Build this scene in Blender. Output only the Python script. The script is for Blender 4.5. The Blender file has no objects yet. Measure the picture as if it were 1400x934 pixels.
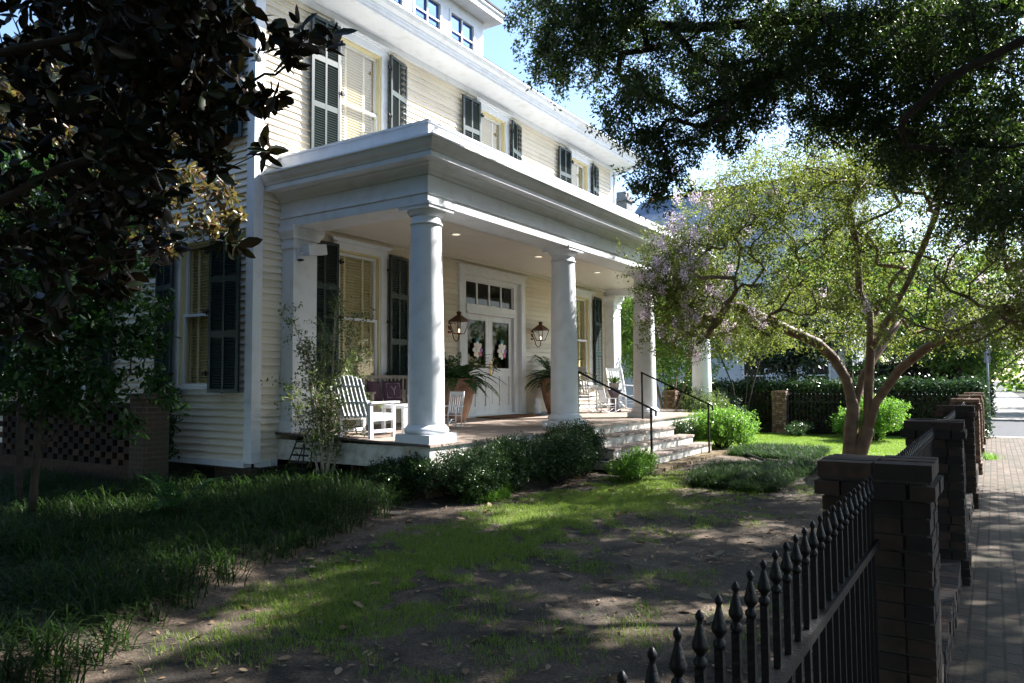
import bpy, math, random
import numpy as np
from mathutils import Vector, Matrix

PI = math.pi
R = math.radians
C = bpy.context.scene.collection
S = bpy.context.scene
random.seed(7)

# ------------------------------------------------------------------ camera
cam_d = bpy.data.cameras.new("camera")
cam = bpy.data.objects.new("camera", cam_d)
C.objects.link(cam)
cam_d.sensor_fit = 'HORIZONTAL'
cam_d.sensor_width = 36.0
cam_d.lens = 25.985
cam_d.clip_start = 0.05
cam_d.clip_end = 2000
cx = Vector((0.5452, -0.8383, -0.0063)).normalized()
cf = Vector((0.8373, 0.5441, 0.0545)).normalized()
cu = cx.cross(cf).normalized()
cx = cf.cross(cu).normalized()
M = Matrix((cx, cu, -cf)).transposed().to_4x4()
M.translation = Vector((0, 0, 1.7))
cam.matrix_world = M
S.camera = cam

# ------------------------------------------------------------------ light
SUN = Vector((1.0, -0.67, 1.0)).normalized()
w = bpy.data.worlds.new("World")
S.world = w
w.use_nodes = True
nt = w.node_tree
bg = nt.nodes["Background"]
sky = nt.nodes.new("ShaderNodeTexSky")
sky.sky_type = 'NISHITA'
sky.sun_disc = False
sky.sun_elevation = math.asin(SUN.z)
sky.sun_rotation = math.atan2(SUN.x, SUN.y)
sky.air_density = 1.0
sky.dust_density = 1.0
sky.ozone_density = 3.0
nt.links.new(sky.outputs[0], bg.inputs[0])
bg.inputs[1].default_value = 0.105
sd = bpy.data.lights.new("sun", 'SUN')
sd.energy = 5.0
sd.angle = R(0.53)
sd.color = (1.0, 0.96, 0.91)
so = bpy.data.objects.new("sun", sd)
so.rotation_euler = SUN.to_track_quat('Z', 'Y').to_euler()
so.location = (10, -10, 20)
C.objects.link(so)
S.view_settings.view_transform = 'Standard'
S.view_settings.look = 'None'
S.view_settings.gamma = 1.0
S.view_settings.exposure = 1.9
S.cycles.max_bounces = 8
S.cycles.transparent_max_bounces = 12
S.cycles.caustics_reflective = False
S.cycles.caustics_refractive = False

# ------------------------------------------------------------------ materials
def nodes(name):
    m = bpy.data.materials.new(name)
    m.use_nodes = True
    t = m.node_tree
    return m, t, t.nodes["Principled BSDF"]

def N(t, typ, **kw):
    n = t.nodes.new(typ)
    for k, v in kw.items():
        setattr(n, k, v)
    return n

def ramp(t, fac, stops):
    r = N(t, "ShaderNodeValToRGB")
    e = r.color_ramp.elements
    while len(e) < len(stops):
        e.new(0.5)
    for i, (p, c) in enumerate(stops):
        e[i].position = p
        e[i].color = (*c, 1)
    t.links.new(fac, r.inputs[0])
    return r.outputs[0]

def mat(name, col, rough=0.6, var=0.12, scale=3.0, bump=0.0, bscale=40.0, metal=0.0, col2=None, thr=(0.3, 0.7), spec=0.5):
    m, t, b = nodes(name)
    tc = N(t, "ShaderNodeTexCoord")
    n = N(t, "ShaderNodeTexNoise")
    n.inputs["Scale"].default_value = scale
    n.inputs["Detail"].default_value = 6
    t.links.new(tc.outputs["Object"], n.inputs["Vector"])
    a = tuple(min(1, c * (1 - var)) for c in col)
    c2 = col2 if col2 else tuple(min(1, c * (1 + var)) for c in col)
    o = ramp(t, n.outputs[0], [(thr[0], a), (thr[1], c2)])
    t.links.new(o, b.inputs["Base Color"])
    b.inputs["Roughness"].default_value = rough
    b.inputs["Metallic"].default_value = metal
    b.inputs["Specular IOR Level"].default_value = spec
    if bump:
        n2 = N(t, "ShaderNodeTexNoise")
        n2.inputs["Scale"].default_value = bscale
        n2.inputs["Detail"].default_value = 4
        t.links.new(tc.outputs["Object"], n2.inputs["Vector"])
        bp = N(t, "ShaderNodeBump")
        bp.inputs["Strength"].default_value = bump
        bp.inputs["Distance"].default_value = 0.02
        t.links.new(n2.outputs[0], bp.inputs["Height"])
        t.links.new(bp.outputs[0], b.inputs["Normal"])
    return m

def leafmat(name, c1, c2, back=None, rough=0.45, trans=0.45, tcol=None, spec=0.5):
    m, t, b = nodes(name)
    g = N(t, "ShaderNodeNewGeometry")
    o = ramp(t, g.outputs["Random Per Island"], [(0.0, c1), (1.0, c2)])
    col = o
    if back:
        mx = N(t, "ShaderNodeMix", data_type='RGBA')
        t.links.new(g.outputs["Backfacing"], mx.inputs[0])
        t.links.new(o, mx.inputs[6])
        mx.inputs[7].default_value = (*back, 1)
        col = mx.outputs[2]
    t.links.new(col, b.inputs["Base Color"])
    b.inputs["Roughness"].default_value = rough
    b.inputs["Specular IOR Level"].default_value = spec
    tr = N(t, "ShaderNodeBsdfTranslucent")
    if tcol:
        tr.inputs[0].default_value = (*tcol, 1)
    else:
        t.links.new(col, tr.inputs[0])
    ms = N(t, "ShaderNodeMixShader")
    ms.inputs[0].default_value = trans
    t.links.new(b.outputs[0], ms.inputs[1])
    t.links.new(tr.outputs[0], ms.inputs[2])
    t.links.new(ms.outputs[0], t.nodes["Material Output"].inputs[0])
    return m

def glassmat(name, tint=(0.97, 0.98, 1.0), refl=0.04):
    m, t, b = nodes(name)
    t.nodes.remove(b)
    fr = N(t, "ShaderNodeFresnel")
    fr.inputs[0].default_value = 1.5
    gl = N(t, "ShaderNodeBsdfGlossy")
    gl.inputs["Roughness"].default_value = 0.02
    tr = N(t, "ShaderNodeBsdfTransparent")
    tr.inputs[0].default_value = (*tint, 1)
    ad = N(t, "ShaderNodeMath", operation='ADD')
    ad.inputs[1].default_value = refl
    t.links.new(fr.outputs[0], ad.inputs[0])
    n = N(t, "ShaderNodeTexNoise")
    n.inputs["Scale"].default_value = 2.5
    tc = N(t, "ShaderNodeTexCoord")
    t.links.new(tc.outputs["Object"], n.inputs["Vector"])
    bp = N(t, "ShaderNodeBump")
    bp.inputs["Strength"].default_value = 0.15
    t.links.new(n.outputs[0], bp.inputs["Height"])
    t.links.new(bp.outputs[0], gl.inputs["Normal"])
    ms = N(t, "ShaderNodeMixShader")
    gg = N(t, "ShaderNodeNewGeometry")
    iv = N(t, "ShaderNodeMath", operation='SUBTRACT')
    iv.inputs[0].default_value = 1
    t.links.new(gg.outputs["Backfacing"], iv.inputs[1])
    mu = N(t, "ShaderNodeMath", operation='MULTIPLY')
    t.links.new(ad.outputs[0], mu.inputs[0]); t.links.new(iv.outputs[0], mu.inputs[1])
    t.links.new(mu.outputs[0], ms.inputs[0])
    t.links.new(tr.outputs[0], ms.inputs[1])
    t.links.new(gl.outputs[0], ms.inputs[2])
    t.links.new(ms.outputs[0], t.nodes["Material Output"].inputs[0])
    return m

def brickmat(name, c1, c2, mortar, bw=0.2, bh=0.07, ms=0.008, axis='XZ', moss=None, rough=0.9, off=0.5):
    m, t, b = nodes(name)
    tc = N(t, "ShaderNodeTexCoord")
    mp = N(t, "ShaderNodeCombineXYZ")
    sp = N(t, "ShaderNodeSeparateXYZ")
    t.links.new(tc.outputs["Object"], sp.inputs[0])
    if axis == 'XY':
        t.links.new(sp.outputs[0], mp.inputs[0]); t.links.new(sp.outputs[1], mp.inputs[1])
    else:
        sm_ = N(t, "ShaderNodeMath", operation='ADD')
        t.links.new(sp.outputs[0], sm_.inputs[0]); t.links.new(sp.outputs[1], sm_.inputs[1])
        t.links.new(sm_.outputs[0], mp.inputs[0]); t.links.new(sp.outputs[2], mp.inputs[1])
    br = N(t, "ShaderNodeTexBrick")
    br.offset = off
    br.inputs["Color1"].default_value = (*c1, 1)
    br.inputs["Color2"].default_value = (*c2, 1)
    br.inputs["Mortar"].default_value = (*mortar, 1)
    br.inputs["Scale"].default_value = 1.0
    br.inputs["Mortar Size"].default_value = ms
    br.inputs["Brick Width"].default_value = bw
    br.inputs["Row Height"].default_value = bh
    t.links.new(mp.outputs[0], br.inputs["Vector"])
    n = N(t, "ShaderNodeTexNoise")
    n.inputs["Scale"].default_value = 2.2
    n.inputs["Detail"].default_value = 8
    t.links.new(tc.outputs["Object"], n.inputs["Vector"])
    f = ramp(t, n.outputs[0], [(0.35, (0, 0, 0)), (0.68, (1, 1, 1))])
    mx = N(t, "ShaderNodeMix", data_type='RGBA')
    t.links.new(f, mx.inputs[0])
    t.links.new(br.outputs[0], mx.inputs[6])
    mx.inputs[7].default_value = (*(moss or tuple(x * 0.5 for x in c1)), 1)
    t.links.new(mx.outputs[2], b.inputs["Base Color"])
    b.inputs["Roughness"].default_value = rough
    bp = N(t, "ShaderNodeBump")
    bp.inputs["Strength"].default_value = 0.5
    bp.inputs["Distance"].default_value = 0.01
    inv = N(t, "ShaderNodeMath", operation='SUBTRACT')
    inv.inputs[0].default_value = 1
    t.links.new(br.outputs[1], inv.inputs[1])
    n3 = N(t, "ShaderNodeTexNoise")
    n3.inputs["Scale"].default_value = 50
    t.links.new(tc.outputs["Object"], n3.inputs["Vector"])
    ad = N(t, "ShaderNodeMath", operation='ADD')
    t.links.new(inv.outputs[0], ad.inputs[0])
    t.links.new(n3.outputs[0], ad.inputs[1])
    t.links.new(ad.outputs[0], bp.inputs["Height"])
    t.links.new(bp.outputs[0], b.inputs["Normal"])
    return m

def boardmat(name, c1, c2, gap, bw=3.0, bh=0.09, rot=90):
    m, t, b = nodes(name)
    tc = N(t, "ShaderNodeTexCoord")
    mp = N(t, "ShaderNodeMapping")
    mp.inputs["Rotation"].default_value = (0, 0, R(rot))
    t.links.new(tc.outputs["Object"], mp.inputs[0])
    br = N(t, "ShaderNodeTexBrick")
    br.inputs["Color1"].default_value = (*c1, 1)
    br.inputs["Color2"].default_value = (*c2, 1)
    br.inputs["Mortar"].default_value = (*gap, 1)
    br.inputs["Scale"].default_value = 1.0
    br.inputs["Mortar Size"].default_value = 0.003
    br.inputs["Brick Width"].default_value = bw
    br.inputs["Row Height"].default_value = bh
    t.links.new(mp.outputs[0], br.inputs["Vector"])
    n = N(t, "ShaderNodeTexNoise")
    n.inputs["Scale"].default_value = 6
    n.inputs["Detail"].default_value = 8
    t.links.new(tc.outputs["Object"], n.inputs["Vector"])
    f = ramp(t, n.outputs[0], [(0.45, (0, 0, 0)), (0.7, (0.7, 0.7, 0.7))])
    mx = N(t, "ShaderNodeMix", data_type='RGBA')
    t.links.new(f, mx.inputs[0])
    t.links.new(br.outputs[0], mx.inputs[6])
    mx.inputs[7].default_value = (*tuple(x * 0.6 for x in c1), 1)
    t.links.new(mx.outputs[2], b.inputs["Base Color"])
    b.inputs["Roughness"].default_value = 0.6
    return m

MT = dict(
    siding=mat('cream_siding_paint', (0.76, 0.69, 0.57), 0.55, 0.06, 1.3, 0.15, 60),
    white=mat('white_trim_paint', (0.73, 0.755, 0.79), 0.45, 0.0, 4.0, 0.12, 50, col2=(0.60, 0.61, 0.61), thr=(0.5, 0.82)),
    oldwhite=mat('weathered_white_paint', (0.66, 0.65, 0.61), 0.6, 0.05, 6.0, 0.2, 60, col2=(0.34, 0.29, 0.22), thr=(0.42, 0.72)),
    ceiling=mat('porch_ceiling_paint', (0.72, 0.68, 0.62), 0.5, 0.03),
    shutter=mat('dark_green_paint', (0.010, 0.026, 0.025), 0.4, 0.25, 6),
    blind=mat('cream_blind', (0.60, 0.52, 0.28), 0.6, 0.06, 4),
    jamb=mat('yellow_cream_jamb', (0.66, 0.58, 0.33), 0.5, 0.06),
    dark=mat('dark_interior', (0.02, 0.017, 0.014), 0.9, 0.3, 1.5),
    glass=glassmat('window_glass'),
    doorglass=glassmat('door_glass', (0.45, 0.42, 0.4), -0.035),
    brick_int=mat('foundation_brick', (0.13, 0.08, 0.055), 0.9, 0.4, 9, 0.6, 30),
    shingle=mat('dark_roof_shingle', (0.06, 0.055, 0.05), 0.9, 0.35, 8, 0.5, 30),
    tin=mat('painted_porch_roof', (0.55, 0.55, 0.53), 0.5, 0.1, 2),
    black=mat('black_iron', (0.004, 0.004, 0.005), 0.45, 0.3, 12, 0.2, 80, spec=0.3),
    terra=mat('terracotta', (0.33, 0.16, 0.09), 0.85, 0.2, 5, 0.15, 40, col2=(0.45, 0.29, 0.20)),
    copper=mat('aged_copper', (0.13, 0.065, 0.04), 0.4, 0.3, 20, metal=0.8),
    mat_coir=mat('brown_coir', (0.16, 0.075, 0.03), 0.95, 0.3, 60, 0.6, 200),
    purple=mat('plum_fabric', (0.075, 0.036, 0.058), 0.9, 0.15, 40, 0.3, 200),
    grey_stitch=mat('pale_stitching', (0.55, 0.5, 0.52), 0.9),
    greywood=mat('weathered_grey_wood', (0.32, 0.28, 0.24), 0.8, 0.25, 15, 0.3, 60),
    bark=mat('dark_bark', (0.04, 0.030, 0.022), 0.95, 0.4, 9, 0.9, 25),
    smooth_bark=mat('smooth_tan_bark', (0.13, 0.08, 0.05), 0.65, 0.35, 5, 0.25, 18, col2=(0.22, 0.14, 0.085)),
    pale_bark=mat('pale_stem_bark', (0.42, 0.35, 0.26), 0.8, 0.2, 20),
    asphalt=mat('asphalt', (0.055, 0.058, 0.065), 0.9, 0.2, 6, 0.3, 90),
    concrete=mat('concrete', (0.26, 0.245, 0.22), 0.9, 0.15, 3, 0.2, 60),
    farwhite=mat('pale_blue_stucco', (0.55, 0.60, 0.66), 0.8, 0.05, 2),
    slate=mat('blue_slate', (0.10, 0.14, 0.20), 0.6, 0.25, 1.5),
    ridge=mat('red_ridge_tile', (0.35, 0.12, 0.08), 0.8, 0.2, 6),
    greybrick=mat('grey_chimney_brick', (0.22, 0.21, 0.2), 0.9, 0.3, 8),
    brass=mat('brass', (0.45, 0.30, 0.12), 0.3, 0.1, 20, metal=0.9),
    blueglaze=mat('pale_blue_glaze', (0.25, 0.42, 0.55), 0.25, 0.1),
    urn=mat('dark_purple_glaze', (0.05, 0.035, 0.05), 0.35, 0.2),
    step=mat('worn_brown_step', (0.20, 0.14, 0.11), 0.8, 0.2, 8, 0.3, 60, col2=(0.42, 0.38, 0.34), thr=(0.4, 0.75)),
    stone=mat('mossy_brick_edging', (0.24, 0.15, 0.085), 0.9, 0.3, 8, 0.6, 40, col2=(0.13, 0.11, 0.05)),
    sign=mat('grey_sign_metal', (0.35, 0.36, 0.37), 0.4, 0.1, 5, metal=0.6),
)
def per_board(m, lo, hi):
    t = m.node_tree; b = t.nodes["Principled BSDF"]
    src = b.inputs["Base Color"].links[0].from_socket
    g = N(t, "ShaderNodeNewGeometry")
    mx = N(t, "ShaderNodeMix", data_type='RGBA'); mx.blend_type = 'MULTIPLY'; mx.inputs[0].default_value = 1
    t.links.new(src, mx.inputs[6])
    t.links.new(ramp(t, g.outputs["Random Per Island"], [(0, (lo, lo, lo * .98)), (1, (hi, hi, hi))]), mx.inputs[7])
    t.links.new(mx.outputs[2], b.inputs["Base Color"])
per_board(MT['siding'], .90, 1.04)
MT['floor'] = boardmat('porch_floor_boards', (0.36, 0.28, 0.23), (0.30, 0.24, 0.20), (0.08, 0.06, 0.05))
MT['paver'] = brickmat('brick_pavers', (0.09, 0.06, 0.045), (0.18, 0.13, 0.095), (0.04, 0.035, 0.025), 0.2, 0.1, 0.009, 'XY', (0.055, 0.05, 0.03))
MT['wallbrick'] = brickmat('garden_wall_brick', (0.09, 0.045, 0.028), (0.055, 0.033, 0.023), (0.12, 0.10, 0.075), 0.21, 0.075, 0.009, 'YZ', (0.06, 0.055, 0.035))

def mk_rand_brick(name, stops):
    m, t, b = nodes(name)
    g = N(t, "ShaderNodeNewGeometry")
    o = ramp(t, g.outputs["Random Per Island"], stops)
    tc = N(t, "ShaderNodeTexCoord")
    n = N(t, "ShaderNodeTexNoise")
    n.inputs["Scale"].default_value = 14
    n.inputs["Detail"].default_value = 8
    t.links.new(tc.outputs["Object"], n.inputs["Vector"])
    f = ramp(t, n.outputs[0], [(0.4, (0, 0, 0)), (0.7, (0.8, 0.8, 0.8))])
    mx = N(t, "ShaderNodeMix", data_type='RGBA')
    t.links.new(f, mx.inputs[0])
    t.links.new(o, mx.inputs[6])
    mx.inputs[7].default_value = (0.016, 0.016, 0.010, 1)
    t.links.new(mx.outputs[2], b.inputs["Base Color"])
    b.inputs["Roughness"].default_value = 0.92
    bp = N(t, "ShaderNodeBump")
    bp.inputs["Strength"].default_value = 0.6
    bp.inputs["Distance"].default_value = 0.008
    t.links.new(n.outputs[0], bp.inputs["Height"])
    t.links.new(bp.outputs[0], b.inputs["Normal"])
    return m
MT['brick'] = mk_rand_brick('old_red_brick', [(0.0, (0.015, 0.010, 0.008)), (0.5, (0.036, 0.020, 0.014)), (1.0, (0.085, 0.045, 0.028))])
MT['mortar'] = mat('old_mortar', (0.05, 0.045, 0.035), 0.95, 0.3, 10, 0.5, 60)

LM = dict(
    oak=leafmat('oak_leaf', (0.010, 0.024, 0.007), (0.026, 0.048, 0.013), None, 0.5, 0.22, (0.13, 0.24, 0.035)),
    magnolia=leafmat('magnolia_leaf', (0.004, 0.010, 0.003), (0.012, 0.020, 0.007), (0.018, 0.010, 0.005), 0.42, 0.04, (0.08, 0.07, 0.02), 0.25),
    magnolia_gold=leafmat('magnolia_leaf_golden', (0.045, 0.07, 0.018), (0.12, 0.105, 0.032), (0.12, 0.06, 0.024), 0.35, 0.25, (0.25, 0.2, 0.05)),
    camellia=leafmat('camellia_leaf', (0.008, 0.026, 0.007), (0.026, 0.07, 0.015), None, 0.4, 0.25, (0.06, 0.18, 0.025), 0.35),
    myrtle=leafmat('crape_myrtle_leaf', (0.04, 0.08, 0.018), (0.10, 0.13, 0.03), None, 0.5, 0.42, (0.26, 0.32, 0.05)),
    flower=leafmat('lilac_pink_flower', (0.74, 0.56, 0.74), (0.90, 0.80, 0.90), None, 0.8, 0.5),
    box=leafmat('boxwood_leaf', (0.02, 0.05, 0.012), (0.05, 0.10, 0.025), None, 0.3, 0.3),
    bright=leafmat('bright_shrub_leaf', (0.06, 0.17, 0.02), (0.14, 0.30, 0.04), None, 0.4, 0.45, (0.22, 0.42, 0.05)),
    far=leafmat('far_tree_leaf', (0.035, 0.09, 0.015), (0.09, 0.17, 0.03), None, 0.5, 0.45, (0.20, 0.34, 0.04)),
    fardark=leafmat('dark_evergreen_leaf', (0.012, 0.03, 0.012), (0.03, 0.06, 0.02), None, 0.4, 0.15),
    fern=leafmat('fern_leaf', (0.02, 0.075, 0.012), (0.05, 0.14, 0.03), None, 0.5, 0.4),
    airy=leafmat('slender_shrub_leaf', (0.04, 0.08, 0.02), (0.10, 0.15, 0.05), None, 0.35, 0.35, (0.2, 0.28, 0.06)),
    liriope=leafmat('liriope_blade', (0.007, 0.016, 0.0035), (0.026, 0.050, 0.011), None, 0.5, 0.3, (0.07, 0.17, 0.025), 0.2),
    grass=leafmat('lawn_blade', (0.07, 0.15, 0.02), (0.20, 0.29, 0.04), None, 0.5, 0.4, (0.28, 0.42, 0.05)),
    dead=leafmat('dead_leaf', (0.16, 0.08, 0.03), (0.32, 0.24, 0.15), None, 0.7, 0.1),
)

# ------------------------------------------------------------------ helpers
def tag(o, label=None, cat=None, group=None, kind=None):
    if label: o['label'] = label
    if cat: o['category'] = cat
    if group: o['group'] = group
    if kind: o['kind'] = kind
    return o

def thing(name, loc, label, cat, group=None, rz=0.0):
    o = bpy.data.objects.new(name, None)
    o.empty_display_size = 0.2
    o.location = loc
    o.rotation_euler = (0, 0, rz)
    C.objects.link(o)
    return tag(o, label, cat, group)

class MB:
    def __init__(s):
        s.v = []; s.f = []; s.sm = []
    def add(s, vs, fs, smooth=False):
        n = len(s.v)
        s.v.extend([tuple(v) for v in vs])
        s.f.extend([tuple(i + n for i in f) for f in fs])
        s.sm.extend([smooth] * len(fs))
        return s
    def box(s, x0, x1, y0, y1, z0, z1):
        return s.add([(x0, y0, z0), (x1, y0, z0), (x1, y1, z0), (x0, y1, z0), (x0, y0, z1), (x1, y0, z1), (x1, y1, z1), (x0, y1, z1)],
                     [(0, 3, 2, 1), (4, 5, 6, 7), (0, 1, 5, 4), (1, 2, 6, 5), (2, 3, 7, 6), (3, 0, 4, 7)])
    def obox(s, a, b, wd, dp, up=(0, 0, 1)):
        """bar from a to b, width wd (sideways), depth dp (along up)"""
        a = Vector(a); b = Vector(b)
        d = (b - a).normalized(); u = Vector(up)
        if abs(d.dot(u)) > 0.98: u = Vector((0, 1, 0))
        sd_ = d.cross(u).normalized() * wd / 2
        uu = sd_.cross(d).normalized() * dp / 2
        vs = [a - sd_ - uu, a + sd_ - uu, a + sd_ + uu, a - sd_ + uu, b - sd_ - uu, b + sd_ - uu, b + sd_ + uu, b - sd_ + uu]
        return s.add(vs, [(0, 1, 2, 3), (4, 7, 6, 5), (0, 4, 5, 1), (1, 5, 6, 2), (2, 6, 7, 3), (3, 7, 4, 0)])
    def lathe(s, prof, c=(0, 0, 0), n=32, cap=True):
        vs = []; fs = []
        for r, z in prof:
            for k in range(n):
                a = 2 * PI * k / n
                vs.append((c[0] + r * math.cos(a), c[1] + r * math.sin(a), c[2] + z))
        m = len(prof)
        for i in range(m - 1):
            for k in range(n):
                k2 = (k + 1) % n
                fs.append((i * n + k, i * n + k2, (i + 1) * n + k2, (i + 1) * n + k))
        s.add(vs, fs, True)
        if cap:
            n0 = len(s.v) - len(vs)
            s.f.append(tuple(n0 + k for k in reversed(range(n)))); s.sm.append(False)
            s.f.append(tuple(n0 + (m - 1) * n + k for k in range(n))); s.sm.append(False)
        return s
    def tube(s, pts, rad, n=8, cap=True):
        pts = [Vector(p) for p in pts]
        if not hasattr(rad, '__len__'): rad = [rad] * len(pts)
        vs = []; fs = []
        prev = None
        for i, p in enumerate(pts):
            d = (pts[min(i + 1, len(pts) - 1)] - pts[max(i - 1, 0)])
            d = d.normalized() if d.length > 1e-9 else Vector((0, 0, 1))
            if prev is None:
                u = d.orthogonal().normalized()
            else:
                u = prev - d * prev.dot(d)
                u = u.normalized() if u.length > 1e-6 else d.orthogonal().normalized()
            prev = u
            v = d.cross(u)
            for k in range(n):
                a = 2 * PI * k / n
                vs.append(p + (u * math.cos(a) + v * math.sin(a)) * rad[i])
        for i in range(len(pts) - 1):
            for k in range(n):
                k2 = (k + 1) % n
                fs.append((i * n + k, i * n + k2, (i + 1) * n + k2, (i + 1) * n + k))
        s.add(vs, fs, True)
        if cap:
            n0 = len(s.v) - len(vs)
            s.f.append(tuple(n0 + k for k in reversed(range(n)))); s.sm.append(False)
            s.f.append(tuple(n0 + (len(pts) - 1) * n + k for k in range(n))); s.sm.append(False)
        return s
    def sweep(s, prof, path, closed=False):
        """prof: (outward, z) list; path: list of (x,y); outward is to the left-hand normal rotated -90 (right of travel)"""
        P = [Vector((p[0], p[1])) for p in path]
        n = len(P); vs = []; fs = []
        for i in range(n):
            if closed:
                d0 = (P[i] - P[i - 1]).normalized(); d1 = (P[(i + 1) % n] - P[i]).normalized()
            else:
                d1 = (P[min(i + 1, n - 1)] - P[min(i, n - 2)]).normalized()
                d0 = (P[max(i, 1)] - P[max(i, 1) - 1]).normalized()
            n0 = Vector((d0.y, -d0.x)); n1 = Vector((d1.y, -d1.x))
            mi = (n0 + n1).normalized()
            mi = mi / max(0.3, mi.dot(n0))
            for o, z in prof:
                q = P[i] + mi * o
                vs.append((q.x, q.y, z))
        m = len(prof)
        for i in range(n if closed else n - 1):
            j = (i + 1) % n
            for k in range(m - 1):
                fs.append((i * m + k, j * m + k, j * m + k + 1, i * m + k + 1))
        return s.add(vs, fs)
    def build(s, name, m, parent=None, smooth_angle=True):
        me = bpy.data.meshes.new(name)
        me.from_pydata(s.v, [], s.f)
        me.polygons.foreach_set('use_smooth', s.sm)
        me.materials.append(m)
        me.update()
        o = bpy.data.objects.new(name, me)
        C.objects.link(o)
        if parent is not None:
            o.parent = parent
        return o

def npmesh(name, V, F, m, parent=None):
    """V (n,3) float, F (m,k) int with constant k"""
    me = bpy.data.meshes.new(name)
    V = np.ascontiguousarray(V, dtype=np.float32); F = np.ascontiguousarray(F, dtype=np.int32)
    me.vertices.add(len(V)); me.vertices.foreach_set('co', V.ravel())
    k = F.shape[1]
    me.loops.add(F.size); me.loops.foreach_set('vertex_index', F.ravel())
    me.polygons.add(len(F))
    me.polygons.foreach_set('loop_start', np.arange(len(F), dtype=np.int32) * k)
    me.materials.append(m)
    me.update(calc_edges=True)
    o = bpy.data.objects.new(name, me)
    C.objects.link(o)
    if parent is not None: o.parent = parent
    return o

def wrel(o, root):      # vertices were written in world coordinates
    o.location = -root.location
    return o

def dup(src, name=None, parent=None, loc=None, rz=None):
    c = src.copy()
    C.objects.link(c)
    if parent is not None: c.parent = parent
    if loc is not None: c.location = loc
    if rz is not None: c.rotation_euler = (0, 0, rz)
    return c

def copy_tree(o, parent=None):
    c = o.copy(); C.objects.link(c)
    if parent is not None: c.parent = parent
    for ch in list(o.children):
        copy_tree(ch, c)
    return c

# ---- leaf clouds
def unit(a):
    return a / np.maximum(np.linalg.norm(a, axis=1, keepdims=True), 1e-9)

def leafcloud(P, D, L, Wd, rng, fold=0.15, elliptical=False):
    n = len(P)
    D = unit(D)
    L = np.broadcast_to(L, (n,)).astype(float)[:, None]
    Wd = np.broadcast_to(Wd, (n,)).astype(float)[:, None]
    rnd = rng.normal(size=(n, 3))
    side = unit(np.cross(D, rnd)); nor = np.cross(side, D)
    if not elliptical:
        V = np.empty((n, 4, 3))
        V[:, 0] = P
        V[:, 1] = P + D * L * 0.45 + side * Wd * 0.5 + nor * Wd * fold
        V[:, 2] = P + D * L
        V[:, 3] = P + D * L * 0.45 - side * Wd * 0.5 + nor * Wd * fold
        F = np.arange(n * 4).reshape(n, 4)
        return V.reshape(-1, 3), F
    V = np.empty((n, 8, 3))
    V[:, 0] = P
    for q, (u_, w_) in enumerate(((.22, .33), (.52, .50), (.82, .31))):
        V[:, 1 + q] = P + D * L * u_ + side * Wd * w_ + nor * Wd * fold * w_ * 2 - nor * L * .08 * u_ * u_
        V[:, 7 - q] = P + D * L * u_ - side * Wd * w_ + nor * Wd * fold * w_ * 2 - nor * L * .08 * u_ * u_
    V[:, 4] = P + D * L - nor * L * 0.08
    b = np.arange(n)[:, None] * 8
    F = np.concatenate([b + [0, 1, 2, 3, 4], b + [0, 4, 5, 6, 7]], axis=1).reshape(-1, 5)
    return V.reshape(-1, 3), F

def blob_points(centers, radii, n_each, rng, shell=0.35):
    """clusters in ellipsoids; returns points"""
    out = []
    for c, r, n in zip(centers, radii, n_each):
        d = unit(rng.normal(size=(n, 3)))
        rr = rng.random((n, 1)) ** shell
        out.append(np.asarray(c) + d * rr * np.asarray(r))
    return np.concatenate(out)

def twigs(centers, rng, per=40, spread=0.25, droop=0.0):
    """leaf positions and directions: each centre becomes a small twig with leaves along it"""
    n = len(centers)
    td = unit(rng.normal(size=(n, 3)) + np.array([0, 0, -droop]))
    t = rng.random((n, per))
    P = centers[:, None, :] + td[:, None, :] * (t[:, :, None] - 0.3) * spread * 1.8
    P = P + rng.normal(size=P.shape) * spread * 0.28
    D = td[:, None, :] * 0.6 + rng.normal(size=P.shape) * 0.8 + np.array([0, 0, -0.25])
    return P.reshape(-1, 3), D.reshape(-1, 3)

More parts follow.
